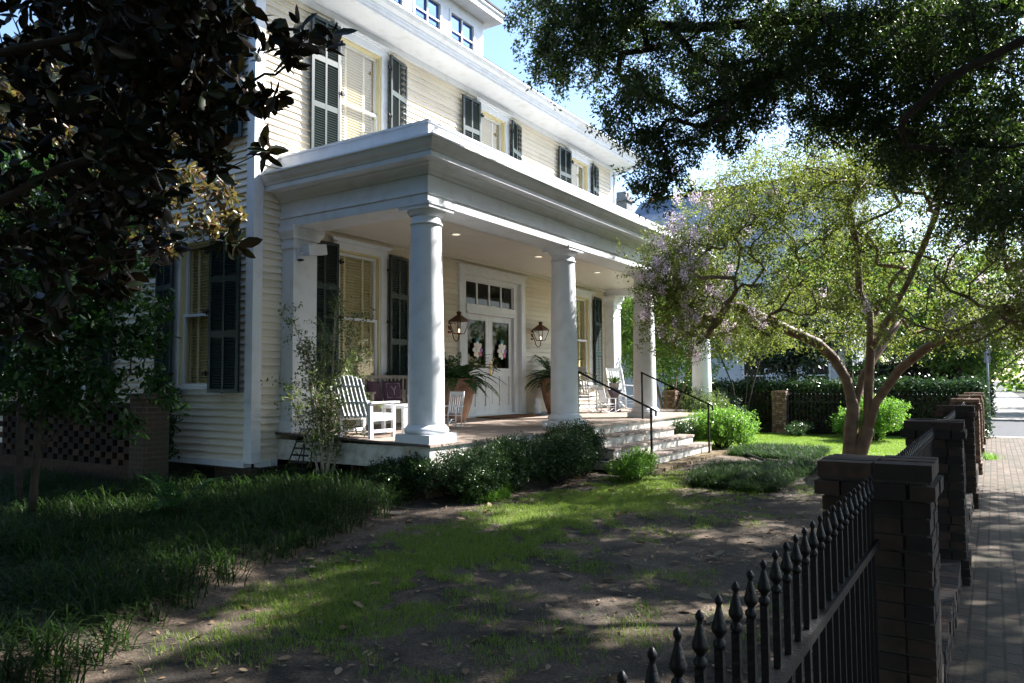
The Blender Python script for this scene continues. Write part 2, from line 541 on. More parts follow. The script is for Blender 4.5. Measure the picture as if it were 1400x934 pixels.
# ---- branching
def grow(seeds, seed_r, attract, rng, step=0.25, wobble=0.25, lift=0.0):
    """seeds: list of polylines (main limbs). returns list of (path, childcount idx) -> tubes"""
    nodes_ = []; parent = []
    for pl in seeds:
        base = -1
        prev = None
        for i, p in enumerate(pl):
            p = np.array(p, float)
            if prev is None:
                # attach to nearest existing node if close
                if nodes_:
                    d = np.linalg.norm(np.array(nodes_) - p, axis=1)
                    j = int(d.argmin())
                    if d[j] < 0.35:
                        prev = j; continue
                nodes_.append(p); parent.append(-1); prev = len(nodes_) - 1
            else:
                a = nodes_[prev]; k = max(1, int(np.linalg.norm(p - a) / step))
                for q in range(1, k + 1):
                    nodes_.append(a + (p - a) * q / k); parent.append(prev); prev = len(nodes_) - 1
    nmain = len(nodes_)
    NA = np.array(nodes_)
    tips = []
    c0 = NA.mean(0)
    order = np.argsort([np.min(np.linalg.norm(NA - a, axis=1)) for a in attract])
    nodes_l = [NA]
    for idx in order:
        a = attract[idx]
        NA = np.array(nodes_)
        d = np.linalg.norm(NA - a, axis=1)
        d = d + np.maximum(0, NA[:, 2] - a[2]) * 0.8
        j = int(d.argmin())
        p = NA[j].copy(); prev = j
        dist = np.linalg.norm(a - p)
        k = max(2, int(dist / step))
        if parent[j] >= 0:
            dirn = NA[j] - NA[parent[j]]; dirn = dirn / (np.linalg.norm(dirn) + 1e-9)
        else:
            dirn = np.array([0, 0, 1.0])
        c1 = p + dirn * dist * 0.35
        off = rng.normal(size=3) * wobble * min(dist, 1.2) * 0.35
        for q in range(1, k + 1):
            t = q / k
            pt = (1 - t) ** 2 * p + 2 * t * (1 - t) * (c1 + off) + t * t * a
            pt = pt + rng.normal(size=3) * wobble * step * 0.10 * (q < k)
            nodes_.append(pt); parent.append(prev); prev = len(nodes_) - 1
        tips.append(prev)
    NA = np.array(nodes_)
    cnt = np.zeros(len(NA))
    for t in tips: cnt[t] += 1
    ch = [[] for _ in range(len(NA))]
    for i in range(len(NA) - 1, -1, -1):
        if cnt[i] == 0: cnt[i] = 0.7
        if parent[i] >= 0:
            cnt[parent[i]] += cnt[i]; ch[parent[i]].append(i)
    # the 0.7 above may accumulate late for interior nodes: harmless
    return NA, parent, cnt, ch, tips

def tubes(NA, parent, cnt, ch, rtip, expo, rmax, mb, nside=6, flare=0.0):
    rad = np.minimum(rtip * cnt ** expo, rmax)
    if flare: rad = rad * (1 + flare * np.exp(-np.maximum(NA[:, 2], 0) / .45))
    done = set()
    starts = [i for i in range(len(NA)) if parent[i] < 0]
    stack = [(s, None) for s in starts]
    while stack:
        s, pr = stack.pop()
        path = [] if pr is None else [pr]
        i = s
        while True:
            path.append(i)
            c = ch[i]
            if not c: break
            c = sorted(c, key=lambda q: -cnt[q])
            for o in c[1:]: stack.append((o, i))
            i = c[0]
        if len(path) > 1:
            rr = [float(rad[q]) for q in path]
            if pr is not None: rr[0] = min(rr[0], rr[1] * 1.15)
            ns = nside if max(rr) < 0.03 else nside + 4
            mb.tube([NA[q] for q in path], rr, ns, cap=True)
    return rad

def rot_z(pts, a, loc):
    c, s = math.cos(a), math.sin(a)
    return [(loc[0] + c * x - s * y, loc[1] + s * x + c * y, loc[2] + z) for x, y, z in pts]

# smooth value noise for numpy
def vnoise(x, y, seed=0, sc=1.0):
    x = np.asarray(x, float) * sc; y = np.asarray(y, float) * sc
    r = np.random.default_rng(seed).random((256, 256))
    xi = np.floor(x).astype(int); yi = np.floor(y).astype(int)
    fx = x - xi; fy = y - yi
    fx = fx * fx * (3 - 2 * fx); fy = fy * fy * (3 - 2 * fy)
    g = lambda a, b: r[a % 256, b % 256]
    return (g(xi, yi) * (1 - fx) + g(xi + 1, yi) * fx) * (1 - fy) + (g(xi, yi + 1) * (1 - fx) + g(xi + 1, yi + 1) * fx) * fy
def sstep(a, b, x):
    t = np.clip((np.asarray(x, float) - a) / (b - a), 0, 1)
    return t * t * (3 - 2 * t)

# boundary of the liriope bed: y > bed(x) (left of the lawn)
BX = [-6.0, 2.0, 3.0, 4.0, 5.3, 6.75, 7.6, 8.2, 9.0]
BY = [4.1, 4.2, 4.78, 5.22, 5.75, 6.25, 6.6, 7.2, 7.6]
def bed(x): return np.interp(x, BX, BY)
def gz(x, y):
    x = np.asarray(x, float); y = np.asarray(y, float)
    h = 0.12 * sstep(1.0, 8.0, y) * sstep(26, 16, x)
    h = h + 0.12 * sstep(0, 0.35, y - bed(x)) * sstep(8.6, 7.6, x) * sstep(10.2, 9.2, y)
    h = h + 0.035 * (vnoise(x, y, 3, 0.8) - 0.5) + 0.02 * (vnoise(x, y, 4, 3.1) - 0.5) + 0.006 * vnoise(x, y, 5, 14.0)
    return h - 0.012

# ------------------------------------------------------------------ setting
m, t, b = nodes('garden_soil')
tc = N(t, "ShaderNodeTexCoord")
n1 = N(t, "ShaderNodeTexNoise"); n1.inputs["Scale"].default_value = 0.9; n1.inputs["Detail"].default_value = 10; n1.inputs["Roughness"].default_value = 0.7
n2 = N(t, "ShaderNodeTexNoise"); n2.inputs["Scale"].default_value = 45; n2.inputs["Detail"].default_value = 8
n3 = N(t, "ShaderNodeTexVoronoi"); n3.inputs["Scale"].default_value = 60
for n in (n1, n2, n3): t.links.new(tc.outputs["Object"], n.inputs["Vector"])
c1 = ramp(t, n1.outputs[0], [(0.38, (0.020, 0.016, 0.011)), (0.68, (0.20, 0.155, 0.115))])
c2 = ramp(t, n2.outputs[0], [(0.35, (0.55, 0.50, 0.45)), (0.7, (1.2, 1.15, 1.1))])
mx = N(t, "ShaderNodeMix", data_type='RGBA'); mx.blend_type = 'MULTIPLY'; mx.inputs[0].default_value = 1
t.links.new(c1, mx.inputs[6]); t.links.new(c2, mx.inputs[7])
t.links.new(mx.outputs[2], b.inputs["Base Color"])
b.inputs["Roughness"].default_value = 0.95
bp = N(t, "ShaderNodeBump"); bp.inputs["Strength"].default_value = 0.6; bp.inputs["Distance"].default_value = 0.008
ad = N(t, "ShaderNodeMath", operation='ADD')
t.links.new(n2.outputs[0], ad.inputs[0]); t.links.new(n3.outputs[0], ad.inputs[1])
t.links.new(ad.outputs[0], bp.inputs["Height"]); t.links.new(bp.outputs[0], b.inputs["Normal"])
MT['soil'] = m

m, t, b = nodes('turf_ground')
tc = N(t, "ShaderNodeTexCoord")
n1 = N(t, "ShaderNodeTexNoise"); n1.inputs["Scale"].default_value = 7; n1.inputs["Detail"].default_value = 10
t.links.new(tc.outputs["Object"], n1.inputs["Vector"])
t.links.new(ramp(t, n1.outputs[0], [(0.3, (0.09, 0.17, 0.025)), (0.7, (0.19, 0.29, 0.05))]), b.inputs["Base Color"])
b.inputs["Roughness"].default_value = 0.9
MT['turf'] = m

ground = MB().box(-400, 600, -400, 400, -0.6, -0.08).build('ground', mat('dull_ground', (0.055, 0.055, 0.045), 0.95, 0.3, 0.5))
tag(ground, kind='structure')
gx = np.arange(-8, 17.7, 0.12); gy = np.arange(0.42, 13.0, 0.12)
GX, GY = np.meshgrid(gx, gy, indexing='ij')
V = np.stack([GX, GY, gz(GX, GY)], -1).reshape(-1, 3)
ni, nj = GX.shape
I, J = np.meshgrid(np.arange(ni - 1), np.arange(nj - 1), indexing='ij')
a = (I * nj + J).ravel()
F = np.stack([a, a + nj, a + nj + 1, a + 1], 1)
soil = npmesh('garden_soil', V, F, MT['soil']); tag(soil, kind='structure')
soil.data.polygons.foreach_set('use_smooth', [True] * len(soil.data.polygons))
# sunny far lawn
gx = np.arange(17.4, 24.6, 0.2); gy = np.arange(0.42, 16.0, 0.2)
GX, GY = np.meshgrid(gx, gy, indexing='ij')
V = np.stack([GX, GY, gz(GX, GY) + 0.03 * sstep(17.5, 18.2, GX) - 0.01], -1).reshape(-1, 3)
ni, nj = GX.shape
I, J = np.meshgrid(np.arange(ni - 1), np.arange(nj - 1), indexing='ij')
a = (I * nj + J).ravel()
lawn2 = npmesh('far_lawn', V, np.stack([a, a + nj, a + nj + 1, a + 1], 1), MT['turf']); tag(lawn2, kind='structure')
tag(MB().box(-20, 26.0, -2.0, 0.42, -0.30, 0.0).build('sidewalk', MT['paver']), kind='structure')
tag(MB().box(38.0, 120, -2.0, 0.42, -0.30, 0.0).build('far_sidewalk', MT['concrete']), kind='structure')
tag(MB().box(25.7, 26.3, -2.0, 0.42, -0.2, 0.006).box(-20, 26, -2.12, -2.004, -0.3, 0.01).box(37.2, 38.0, -40, 40, -0.2, 0.002).build('kerb', MT['concrete']), kind='structure')
tag(MB().box(26.31, 37.19, -60, 80, -0.3, -0.075).box(-60, 26.2, -12, -3.6, -0.3, -0.076).build('street', MT['asphalt']), kind='structure')
tag(MB().box(-20, 26, -3.6, -2.13, -0.3, -0.01).build('tree_lawn', MT['soil']), kind='structure')

# ------------------------------------------------------------------ the house
WX0, WX1, WY = 7.40, 20.40, 9.60
house = thing('white_house', (13.95, 14.5, 0), 'cream clapboard two storey house with columned front porch and dark green shutters', 'house')

def siding(mb, axis, u0, u1, z0, z1, plane, openings, course=0.114):
    """axis 'x': wall along x facing -y ; axis 'y': wall along y facing -x"""
    def pt(u, o, z):
        return (u, plane - o, z) if axis == 'x' else (plane - o, u, z)
    z = z0
    while z < z1 - 1e-4:
        zt = min(z + course, z1)
        zs = sorted(set([z, zt] + [q for op in openings for q in (op[2], op[3]) if z < q < zt]))
        for a, b_ in zip(zs[:-1], zs[1:]):
            mid = (a + b_) / 2
            cuts = sorted([(op[0], op[1]) for op in openings if op[2] < mid < op[3]])
            segs = []; cur = u0
            for c0, c1_ in cuts:
                if c0 > cur: segs.append((cur, c0))
                cur = max(cur, c1_)
            if cur < u1: segs.append((cur, u1))
            oa = 0.036 - 0.032 * (a - z) / course; ob = 0.036 - 0.032 * (b_ - z) / course
            brk = [u0 + 4.2 * (k + ((int(z / course) * 0.37) % 1)) for k in range(5)]
            sg2 = []
            for s0, s1 in segs:
                c_ = [s0] + [q for q in brk if s0 + .3 < q < s1 - .3] + [s1]
                sg2 += [(p + .0015, q - .0015) for p, q in zip(c_[:-1], c_[1:])]
            for s0, s1 in sg2:
                mb.add([pt(s0, oa, a), pt(s1, oa, a), pt(s1, ob, b_), pt(s0, ob, b_)], [(0, 1, 2, 3) if axis == 'x' else (3, 2, 1, 0)])
                if a == z:
                    mb.add([pt(s0, oa, a), pt(s1, oa, a), pt(s1, 0.003, a), pt(s0, 0.003, a)], [(3, 2, 1, 0) if axis == 'x' else (0, 1, 2, 3)])
        z = zt

WCX = [9.68, 13.95, 18.22]
LZ0, LZ1 = 1.68, 4.05
UZ0, UZ1 = 5.62, 7.90
HW = 0.53
front_open = [(c - HW, c + HW, UZ0, UZ1) for c in WCX] + [(WCX[0] - HW, WCX[0] + HW, LZ0, LZ1), (WCX[2] - HW, WCX[2] + HW, LZ0, LZ1), (12.72, 15.18, 0.90, 4.10)]
SWY = [10.95, 14.6, 18.2]
side_open = [(c - HW, c + HW, a, b_) for c in SWY for a, b_ in ((LZ0, LZ1), (UZ0, UZ1))]
mb = MB(); siding(mb, 'x', WX0 + 0.1, WX1 - 0.1, 0.50, 8.26, WY, front_open)
wrel(mb.build('front_siding', MT['siding'], house), house)
mb = MB(); siding(mb, 'y', WY + 0.1, 21.0, 0.50, 8.26, WX0, side_open)
mb2 = MB(); mb2.v = []
wrel(mb.build('side_siding', MT['siding'], house), house)
# right gable wall and back wall, inner core
core = MB()
core.box(WX0 + 0.32, WX1 - 0.02, WY + 0.32, 21.0, 0.3, 8.25)
wrel(core.build('inner_wall', MT['dark'], house), house)
rw = MB()
z = 0.5
while z < 8.25:
    rw.add([(WX1 + 0.02, WY + .1, z), (WX1 + 0.02, 21, z), (WX1 + 0.004, 21, min(z + .114, 8.26)), (WX1 + 0.004, WY + .1, min(z + .114, 8.26))], [(0, 1, 2, 3)])
    z += .114
rw.box(WX0 + .02, WX1, 21.0, 21.05, .5, 8.25)
wrel(rw.build('far_side_siding', MT['siding'], house), house)
cb = MB()
cb.box(WX0 - 0.048, WX0 + 0.13, WY - 0.048, WY + 0.13, 0.47, 8.24)
cb.box(WX1 - 0.13, WX1 + 0.035, WY - 0.035, WY + 0.13, 0.47, 8.24)
cb.box(WX0 - 0.045, WX0 + 0.1, WY + 0.131, 21.0, 0.40, 0.50)
cb.box(WX0 + 0.131, 7.86, WY - 0.045, WY + 0.1, 0.40, 0.50)
cb.box(WX0 + 0.131, WX1 - 0.131, WY - 0.04, WY + 0.02, 8.12, 8.245)
wrel(cb.build('corner_board', MT['white'], house), house)
fd = MB()
fd.box(WX0 + 0.03, WX0 + 0.28, WY + 0.29, 21, -0.1, 0.40)
fd.box(WX0 + 0.03, WX1 - .03, WY + 0.03, WY + 0.28, -0.1, 0.40)
wrel(fd.build('foundation', MT['wallbrick'], house), house)
vt = MB().box(WX0 - 0.005, WX0 + 0.05, 10.55, 11.0, 0.16, 0.36)
wrel(vt.build('crawlspace_vent', MT['black'], house), house)
dsp = MB().tube([(WX1 + .12, WY - .05, 8.1), (WX1 + .12, WY - .05, 5.4)], .04, 10).tube([(WX1 + .3, 9.0, 8.2), (WX1 + .12, WY - .05, 8.0)], .04, 10)
wrel(dsp.build('downspout', MT['white'], house), house)

# window unit, local: x along wall, -y outward, z up; origin at opening bottom centre on wall plane
def rect_frame(mb, x0, x1, z0, z1, wd, y0, y1):
    mb.box(x0, x0 + wd, y0, y1, z0, z1); mb.box(x1 - wd, x1, y0, y1, z0, z1)
    mb.box(x0 + wd, x1 - wd, y0, y1, z1 - wd, z1); mb.box(x0 + wd, x1 - wd, y0, y1, z0, z0 + wd)

def make_window(h, hw=HW, cap=True, label=None):
    cs = MB()
    cs.box(-hw - .15, -hw, -.060, .05, -.02, h)                       # side casings
    cs.box(hw, hw + .15, -.060, .05, -.02, h)
    cs.box(-hw - .15, hw + .15, -.063, .05, h, h + .13)
    cs.box(-hw - .19, hw + .19, -.10, .05, h + .13, h + .16)          # cap
    cs.box(-hw - .22, hw + .22, -.13, .05, h + .16, h + .19)
    w_ = cs.build('window', MT['white'], house)
    st = MB().box(-hw - .19, hw + .19, -.10, .10, -.07, -.02).box(-hw - .15, hw + .15, -.055, .05, -.16, -.072)
    st.build('window_sill', MT['white'], w_)
    jb = MB()
    jb.box(-hw, -hw + .035, -.03, .20, -.02, h); jb.box(hw - .035, hw, -.03, .20, -.02, h)
    jb.box(-hw + .035, hw - .035, -.03, .20, h - .035, h)
    jb.build('jamb', MT['jamb'], w_)
    sa = MB()
    rect_frame(sa, -hw + .035, hw - .035, h * .485, h - .035, .045, .06, .10)
    rect_frame(sa, -hw + .035, hw - .035, -.02, h * .50, .045, .015, .055)
    sa.build('sash', MT['white'], w_)
    g = MB()
    g.add([(-hw + .08, .08, h * .5), (hw - .08, .08, h * .5), (hw - .08, .08, h - .08), (-hw + .08, .08, h - .08)], [(0, 1, 2, 3)])
    g.add([(-hw + .08, .035, .02), (hw - .08, .035, .02), (hw - .08, .035, h * .47), (-hw + .08, .035, h * .47)], [(0, 1, 2, 3)])
    g.build('glass', MT['glass'], w_)
    bl = MB()
    for xx in (-hw + .05, -0.26, 0.20, hw - .10):
        bl.box(xx, xx + .05, .125, .16, 0, h - .04)
    z_ = .03
    while z_ < h - .06:
        bl.obox((-hw + .05, .15, z_), (hw - .05, .15, z_), .054, .006, (0, .25, 1))
        z_ += .052
    bl.box(-hw + .035, hw - .035, .19, .20, -.02, h - .035)
    bl.build('blind', MT['blind'], w_)
    return w_

def make_shutter(h, wd=.62, lab=None):
    """hinge at local x=0, leaf extends along +x, outward -y"""
    s_ = MB()
    f = .055
    rect_frame(s_, 0, wd, 0, h, f, -.04, 0)
    s_.box(wd / 2 - .02, wd / 2 + .02, -.038, -.002, f, h - f)
    for zz in (h * .36, h * .70):
        s_.box(f, wd - f, -.037, -.003, zz - .05, zz + .05)
    z_ = f + .02
    while z_ < h - f - .01:
        if abs(z_ - h * .36) > .06 and abs(z_ - h * .70) > .06:
            s_.obox((f, -.02, z_), (wd / 2 - .02, -.02, z_), .045, .008, (0, -.8, 1))
            s_.obox((wd / 2 + .02, -.02, z_), (wd - f, -.02, z_), .045, .008, (0, -.8, 1))
        z_ += .042
    s_.box(f, wd - f, -.0035, -.0015, f, h - f)
    o = s_.build('shutter', MT['shutter'], house)
    for zz in (h * .12, h * .5, h * .88):
        hg = MB()
        hg.box(-.10, .03, -.05, -.02, zz - .02, zz + .02)
        hg.tube([(-.02, -.05, zz - .045), (-.02, -.05, zz + .045)], .016, 8)
        hg.build('hinge', MT['black'], o)
    return o

wl = make_window(LZ1 - LZ0); wu = make_window(UZ1 - UZ0)
sl = make_shutter(2.55); su = make_shutter(2.40)
hr = Vector(house.location)
used = set()
def place(src, loc, rz):
    o = src if src.name not in used else copy_tree(src, house)
    used.add(src.name)
    o.location = Vector(loc) - hr
    o.rotation_euler = (0, 0, rz)
    return o
def mirror_shutter(src, loc, rz):
    o = place(src, loc, rz)
    return o
# placed explicitly: right leaf extends +x ; left leaf is the same leaf turned half round, so its face still looks out
def leaf(ssrc, loc, dirang, flip=False):
    o = place(ssrc, loc, dirang)
    if flip: o.scale = (-1, 1, 1)
    return o
for c in WCX:
    place(wu, (c, WY, UZ0), 0)
    leaf(su, (c + HW + .14, WY - .12, 5.58), R(12))
    leaf(su, (c - HW - .10, WY - .12, 5.58), R(-3), True)
for c in (WCX[0], WCX[2]):
    place(wl, (c, WY, LZ0), 0)
    leaf(sl, (c + HW + .14, WY - .12, 1.56), R(8))
    leaf(sl, (c - HW - .10, WY - .12, 1.56), R(-3), True)
for c in SWY:
    for ws, ss, z0, zs in ((wl, sl, LZ0, 1.56), (wu, su, UZ0, 5.58)):
        place(ws, (WX0, c, z0), R(-90))
        # local +x of the turned window points to -y ; near leaf (towards the street)
        leaf(ss, (WX0 - .20, c - HW - .02, zs), R(-90 - 1 * 10 + 20))
        leaf(ss, (WX0 - .12, c + HW + .04, zs), R(-90 - 8), True)

# ---- main roof, eaves, dormer
ev = MB()
EX0, EX1, EY0, EY1 = WX0 - .65, WX1 + .65, 8.95, 21.65
so_ = MB().box(EX0, EX1, EY0, EY1, 8.25, 8.30)
wrel(so_.build('soffit', MT['white'], house), house)
path = [(EX0, EY1), (EX0, EY0), (EX1, EY0), (EX1, EY1)]
prof = [(-.02, 8.30), (.03, 8.30), (.03, 8.36), (.05, 8.37), (.05, 8.40), (.08, 8.42), (.12, 8.445), (.145, 8.48), (.15, 8.50), (.18, 8.505), (.18, 8.53), (.02, 8.56)]
# travelling down the left, along the front, up the right: outward is on the right hand
ev.sweep(prof, path)
wrel(ev.build('eave_cornice', MT['white'], house), house)
rf = MB()
x0, x1, y0, y1 = EX0 - .17, EX1 + .17, EY0 - .17, EY1 + .17
rz = 8.555; hh = (y1 - y0) / 2 * .62; ym = (y0 + y1) / 2; xo = (y1 - y0) / 2
rf.add([(x0, y0, rz), (x1, y0, rz), (x1, y1, rz), (x0, y1, rz), (x0 + xo, ym, rz + hh), (x1 - xo, ym, rz + hh)],
       [(0, 1, 5, 4), (1, 2, 5), (2, 3, 4, 5), (3, 0, 4), (3, 2, 1, 0)])
wrel(rf.build('roof', MT['shingle'], house), house)
DX0, DX1, DY = 11.40, 15.90, 11.2
dm = MB()
wins = [(11.62, 12.72), (13.02, 14.12), (14.42, 15.52)]
zt, zb = 11.14, 10.30
cur = DX0
for a_, b_ in wins:
    dm.box(cur, a_, DY, DY + .12, 9.6, 11.55); cur = b_
    dm.box(a_, b_, DY + .004, DY + .12, 9.6, zb); dm.box(a_, b_, DY + .004, DY + .12, zt, 11.55)
dm.box(cur, DX1, DY, DY + .12, 9.6, 11.55)
dm.box(DX0, DX0 + .12, DY + .12, 15, 9.6, 11.55); dm.box(DX1 - .12, DX1, DY + .12, 15, 9.6, 11.55)
dmo = wrel(dm.build('dormer', MT['white'], house), house)
dr = MB()
dr.box(DX0 - .32, DX1 + .32, DY - .38, 15, 11.38, 11.43)
dr.sweep([(0, 11.38), (.03, 11.38), (.03, 11.50), (.08, 11.55), (.08, 11.60), (-.05, 11.63)], [(DX0 - .32, 15), (DX0 - .32, DY - .38), (DX1 + .32, DY - .38), (DX1 + .32, 15)])
dre = dr.build('dormer_eave', MT['white'], dmo)
d2 = MB(); xa, xb = DX0 - .42, DX1 + .42; ya = DY - .48
d2.add([(xa, ya, 11.61), (xb, ya, 11.61), (xb, 16, 12.7), (xa, 16, 12.7), (xa, ya, 11.66), (xb, ya, 11.66), (xb, 16, 12.75), (xa, 16, 12.75)], [(0, 3, 2, 1), (4, 5, 6, 7), (0, 1, 5, 4), (1, 2, 6, 5), (3, 0, 4, 7)])
d2.build('dormer_roof', MT['shingle'], dmo)
for a_, b_ in wins:
    f = MB()
    rect_frame(f, a_, b_, zb, zt, .07, DY - .02, DY + .05)
    f.box((a_ + b_) / 2 - .02, (a_ + b_) / 2 + .02, DY, DY + .04, zb + .07, zt - .07)
    f.box(a_ + .07, b_ - .07, DY + .002, DY + .038, (zb + zt) / 2 - .10, (zb + zt) / 2 - .065)
    fo = f.build('dormer_window', MT['white'], dmo)
    MB().box(a_ + .07, b_ - .07, DY + .05, DY + .07, zb + .05, zt - .05)
g = MB()
for a_, b_ in wins: g.box(a_, b_, DY + .055, DY + .07, zb, zt)
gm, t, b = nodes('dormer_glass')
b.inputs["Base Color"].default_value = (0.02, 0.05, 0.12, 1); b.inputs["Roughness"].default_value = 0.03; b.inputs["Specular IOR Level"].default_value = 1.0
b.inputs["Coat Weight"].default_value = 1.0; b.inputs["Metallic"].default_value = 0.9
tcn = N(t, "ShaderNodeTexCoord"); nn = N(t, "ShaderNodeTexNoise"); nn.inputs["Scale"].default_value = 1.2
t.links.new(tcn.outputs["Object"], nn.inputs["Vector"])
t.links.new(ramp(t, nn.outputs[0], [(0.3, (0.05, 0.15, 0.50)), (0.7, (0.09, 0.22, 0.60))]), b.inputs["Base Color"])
g.build('dormer_glass', gm, dmo)

# ---- porch
PX0, PX1, PYF = 7.87, 20.36, 6.46
def fz(y): return 0.85 + (y - PYF) / (WY - PYF) * 0.08
fl = MB()
fl.add([(PX0 - .04, PYF - .04, .85), (PX1 + .04, PYF - .04, .85), (PX1 + .04, WY - .005, .93), (PX0 - .04, WY - .005, .93),
        (PX0 - .04, PYF - .04, .815), (PX1 + .04, PYF - .04, .815), (PX1 + .04, WY - .005, .895), (PX0 - .04, WY - .005, .895)],
       [(0, 1, 2, 3), (7, 6, 5, 4), (0, 4, 5, 1), (1, 5, 6, 2), (3, 7, 4, 0)])
wrel(fl.build('porch_floor', MT['floor'], house), house)
sk = MB()
sk.box(PX0, 12.2, PYF, PYF + .04, .50, .812); sk.box(16.05, PX1, PYF, PYF + .04, .50, .812); sk.box(12.2, 16.05, PYF + .003, PYF + .04, .50, .812)
sk.box(PX0, PX0 + .04, PYF + .041, WY - .03, .50, .814); sk.box(PX1 - .04, PX1, PYF + .041, WY - .03, .50, .814)
wrel(sk.build('porch_skirt', MT['oldwhite'], house), house)
pv = MB()
for xx in (8.1, 12.2, 16.0, 20.0):
    pv.box(xx - .18, xx + .18, PYF + .1, PYF + .45, -.1, .5)
pv.box(PX0 + .3, PX1 - .1, 8.2, 8.25, -.1, .6)
wrel(pv.build('porch_pier', MT['brick_int'], house), house)

COLX = [8.17, 12.22, 16.05, 20.05]; CY = 6.77
sh_p = [(.262, .30)] + [(.262 - .052 * (t_ ** 1.7), .30 + t_ * (3.02)) for t_ in np.linspace(.02, 1, 14)]
def make_column():
    cl = MB()
    cl.lathe([(.245, .22), (.262, .25)] + sh_p, n=40)
    c_ = cl.build('column', MT['white'], house)
    bs = MB()
    bs.box(-.31, .31, -.31, .31, -.03, .12)
    bs.lathe([(.29, .12), (.315, .14), (.325, .17), (.315, .20), (.29, .215), (.275, .235), (.262, .25)], n=40)
    bs.build('column_base', MT['white'], c_)
    cp = MB()
    cp.lathe([(.21, 3.08), (.235, 3.085), (.24, 3.10), (.235, 3.115), (.212, 3.12)], n=40)
    cp.lathe([(.21, 3.20), (.225, 3.21), (.235, 3.225), (.26, 3.25), (.275, 3.285), (.275, 3.29)], n=40)
    cp.box(-.285, .285, -.285, .285, 3.289, 3.335); cp.box(-.30, .30, -.30, .30, 3.334, 3.37)
    cp.build('column_capital', MT['white'], c_)
    return c_
col0 = make_column()
for i, x_ in enumerate(COLX):
    c_ = place(col0, (x_, CY, .857), 0)
# pilasters against the wall
def make_pilaster():
    p = MB().box(-.245, .245, -.30, -.022, 0, 3.0)
    o = p.build('pilaster', MT['white'], house)
    q = MB()
    q.box(-.28, .28, -.335, -.022, -.02, .14); q.box(-.265, .265, -.32, -.022, .14, .22)
    q.build('pilaster_base', MT['white'], o)
    q = MB()
    q.box(-.27, .27, -.325, -.022, 2.93, 2.99); q.box(-.245, .245, -.30, -.022, 3.0, 3.10)
    q.sweep([(0, 3.08), (.03, 3.09), (.04, 3.13), (.07, 3.17), (.085, 3.20), (.085, 3.29), (0, 3.29)], [(-.245, -.022), (-.245, -.30), (.245, -.30), (.245, -.022)])
    q.build('pilaster_capital', MT['white'], o)
    return o
pil = make_pilaster()
for x_ in (8.17, 20.05): place(pil, (x_, WY, .93), 0)

en = MB()
FX0, FX1, FY = 7.88, 20.36, 6.50
path = [(FX0, WY - .02), (FX0, FY), (FX1, FY), (FX1, WY - .02)]
prof = [(0.0, 4.22), (0.0, 4.335), (.022, 4.34), (.022, 4.37), (-.008, 4.375), (-.008, 4.60), (.02, 4.605), (.03, 4.64), (.07, 4.665), (.10, 4.70), (.13, 4.715), (.14, 4.735),
        (.30, 4.745), (.30, 4.815), (.315, 4.82), (.33, 4.85), (.37, 4.88), (.40, 4.92), (.41, 4.955), (.44, 4.96), (.44, 4.985), (.02, 5.03)]
en.sweep(prof, path)
# inner face and underside of the beam
en.box(FX0 + .02, FX1 - .02, FY + .54, FY + .56, 4.20, 4.42)
en.box(FX0 + .001, FX1 - .001, FY + .001, FY + .56, 4.20, 4.219)
en.box(FX0 + .001, FX0 + .56, FY + .561, WY - .022, 4.20, 4.219); en.box(FX1 - .56, FX1 - .001, FY + .561, WY - .022, 4.20, 4.219)
en.box(FX0 + .54, FX0 + .558, FY + .561, WY - .022, 4.2195, 4.42); en.box(FX1 - .558, FX1 - .54, FY + .561, WY - .022, 4.2195, 4.42)
wrel(en.build('porch_entablature', MT['white'], house), house)
bk = MB()
bk.sweep([(0.02, 5.02), (0.02, 5.33), (.04, 5.335), (.04, 5.365), (-.12, 5.37), (-.12, 5.1)], path)
wrel(bk.build('porch_parapet', MT['white'], house), house)
ce = MB().box(FX0 + .545, FX1 - .545, FY + .55, WY - .022, 4.40, 4.43)
ce.box(FX0 + .56, FX1 - .56, WY - .07, WY - .023, 4.34, 4.398)
wrel(ce.build('porch_ceiling', MT['ceiling'], house), house)
pr_ = MB().add([(FX0 - .1, FY - .1, 5.0), (FX1 + .1, FY - .1, 5.0), (FX1 + .1, WY - .01, 5.33), (FX0 - .1, WY - .01, 5.33)], [(0, 1, 2, 3)])
pr_.v = [(x, y, z if y > 7 else 5.0) for x, y, z in pr_.v]
pr_ = MB().box(FX0 + .05, FX1 - .05, FY + .05, WY - .021, 5.02, 5.12)
wrel(pr_.build('porch_roof', MT['tin'], house), house)
em, t, b = nodes('warm_lamp_glow')
b.inputs["Emission Color"].default_value = (1.0, 0.85, 0.6, 1); b.inputs["Emission Strength"].default_value = 0.25
b.inputs["Base Color"].default_value = (.9, .85, .8, 1)
for x_ in (10.65, 13.57, 16.4):
    o = thing('ceiling_downlight', (x_, 8.12, 4.39), 'round recessed downlight in the porch ceiling, ' + {10.65: 'nearest the corner column', 13.57: 'in front of the double doors', 16.4: 'at the end by the far columns'}[x_], 'light', 'downlights in the porch ceiling')
    MB().lathe([(.075, .0), (.10, -.006), (.105, .005), (.105, .008)], n=24).build('trim_ring', MT['white'], o)
    MB().lathe([(.07, -.0065), (.07, -.004)], n=20).build('lens', em, o)

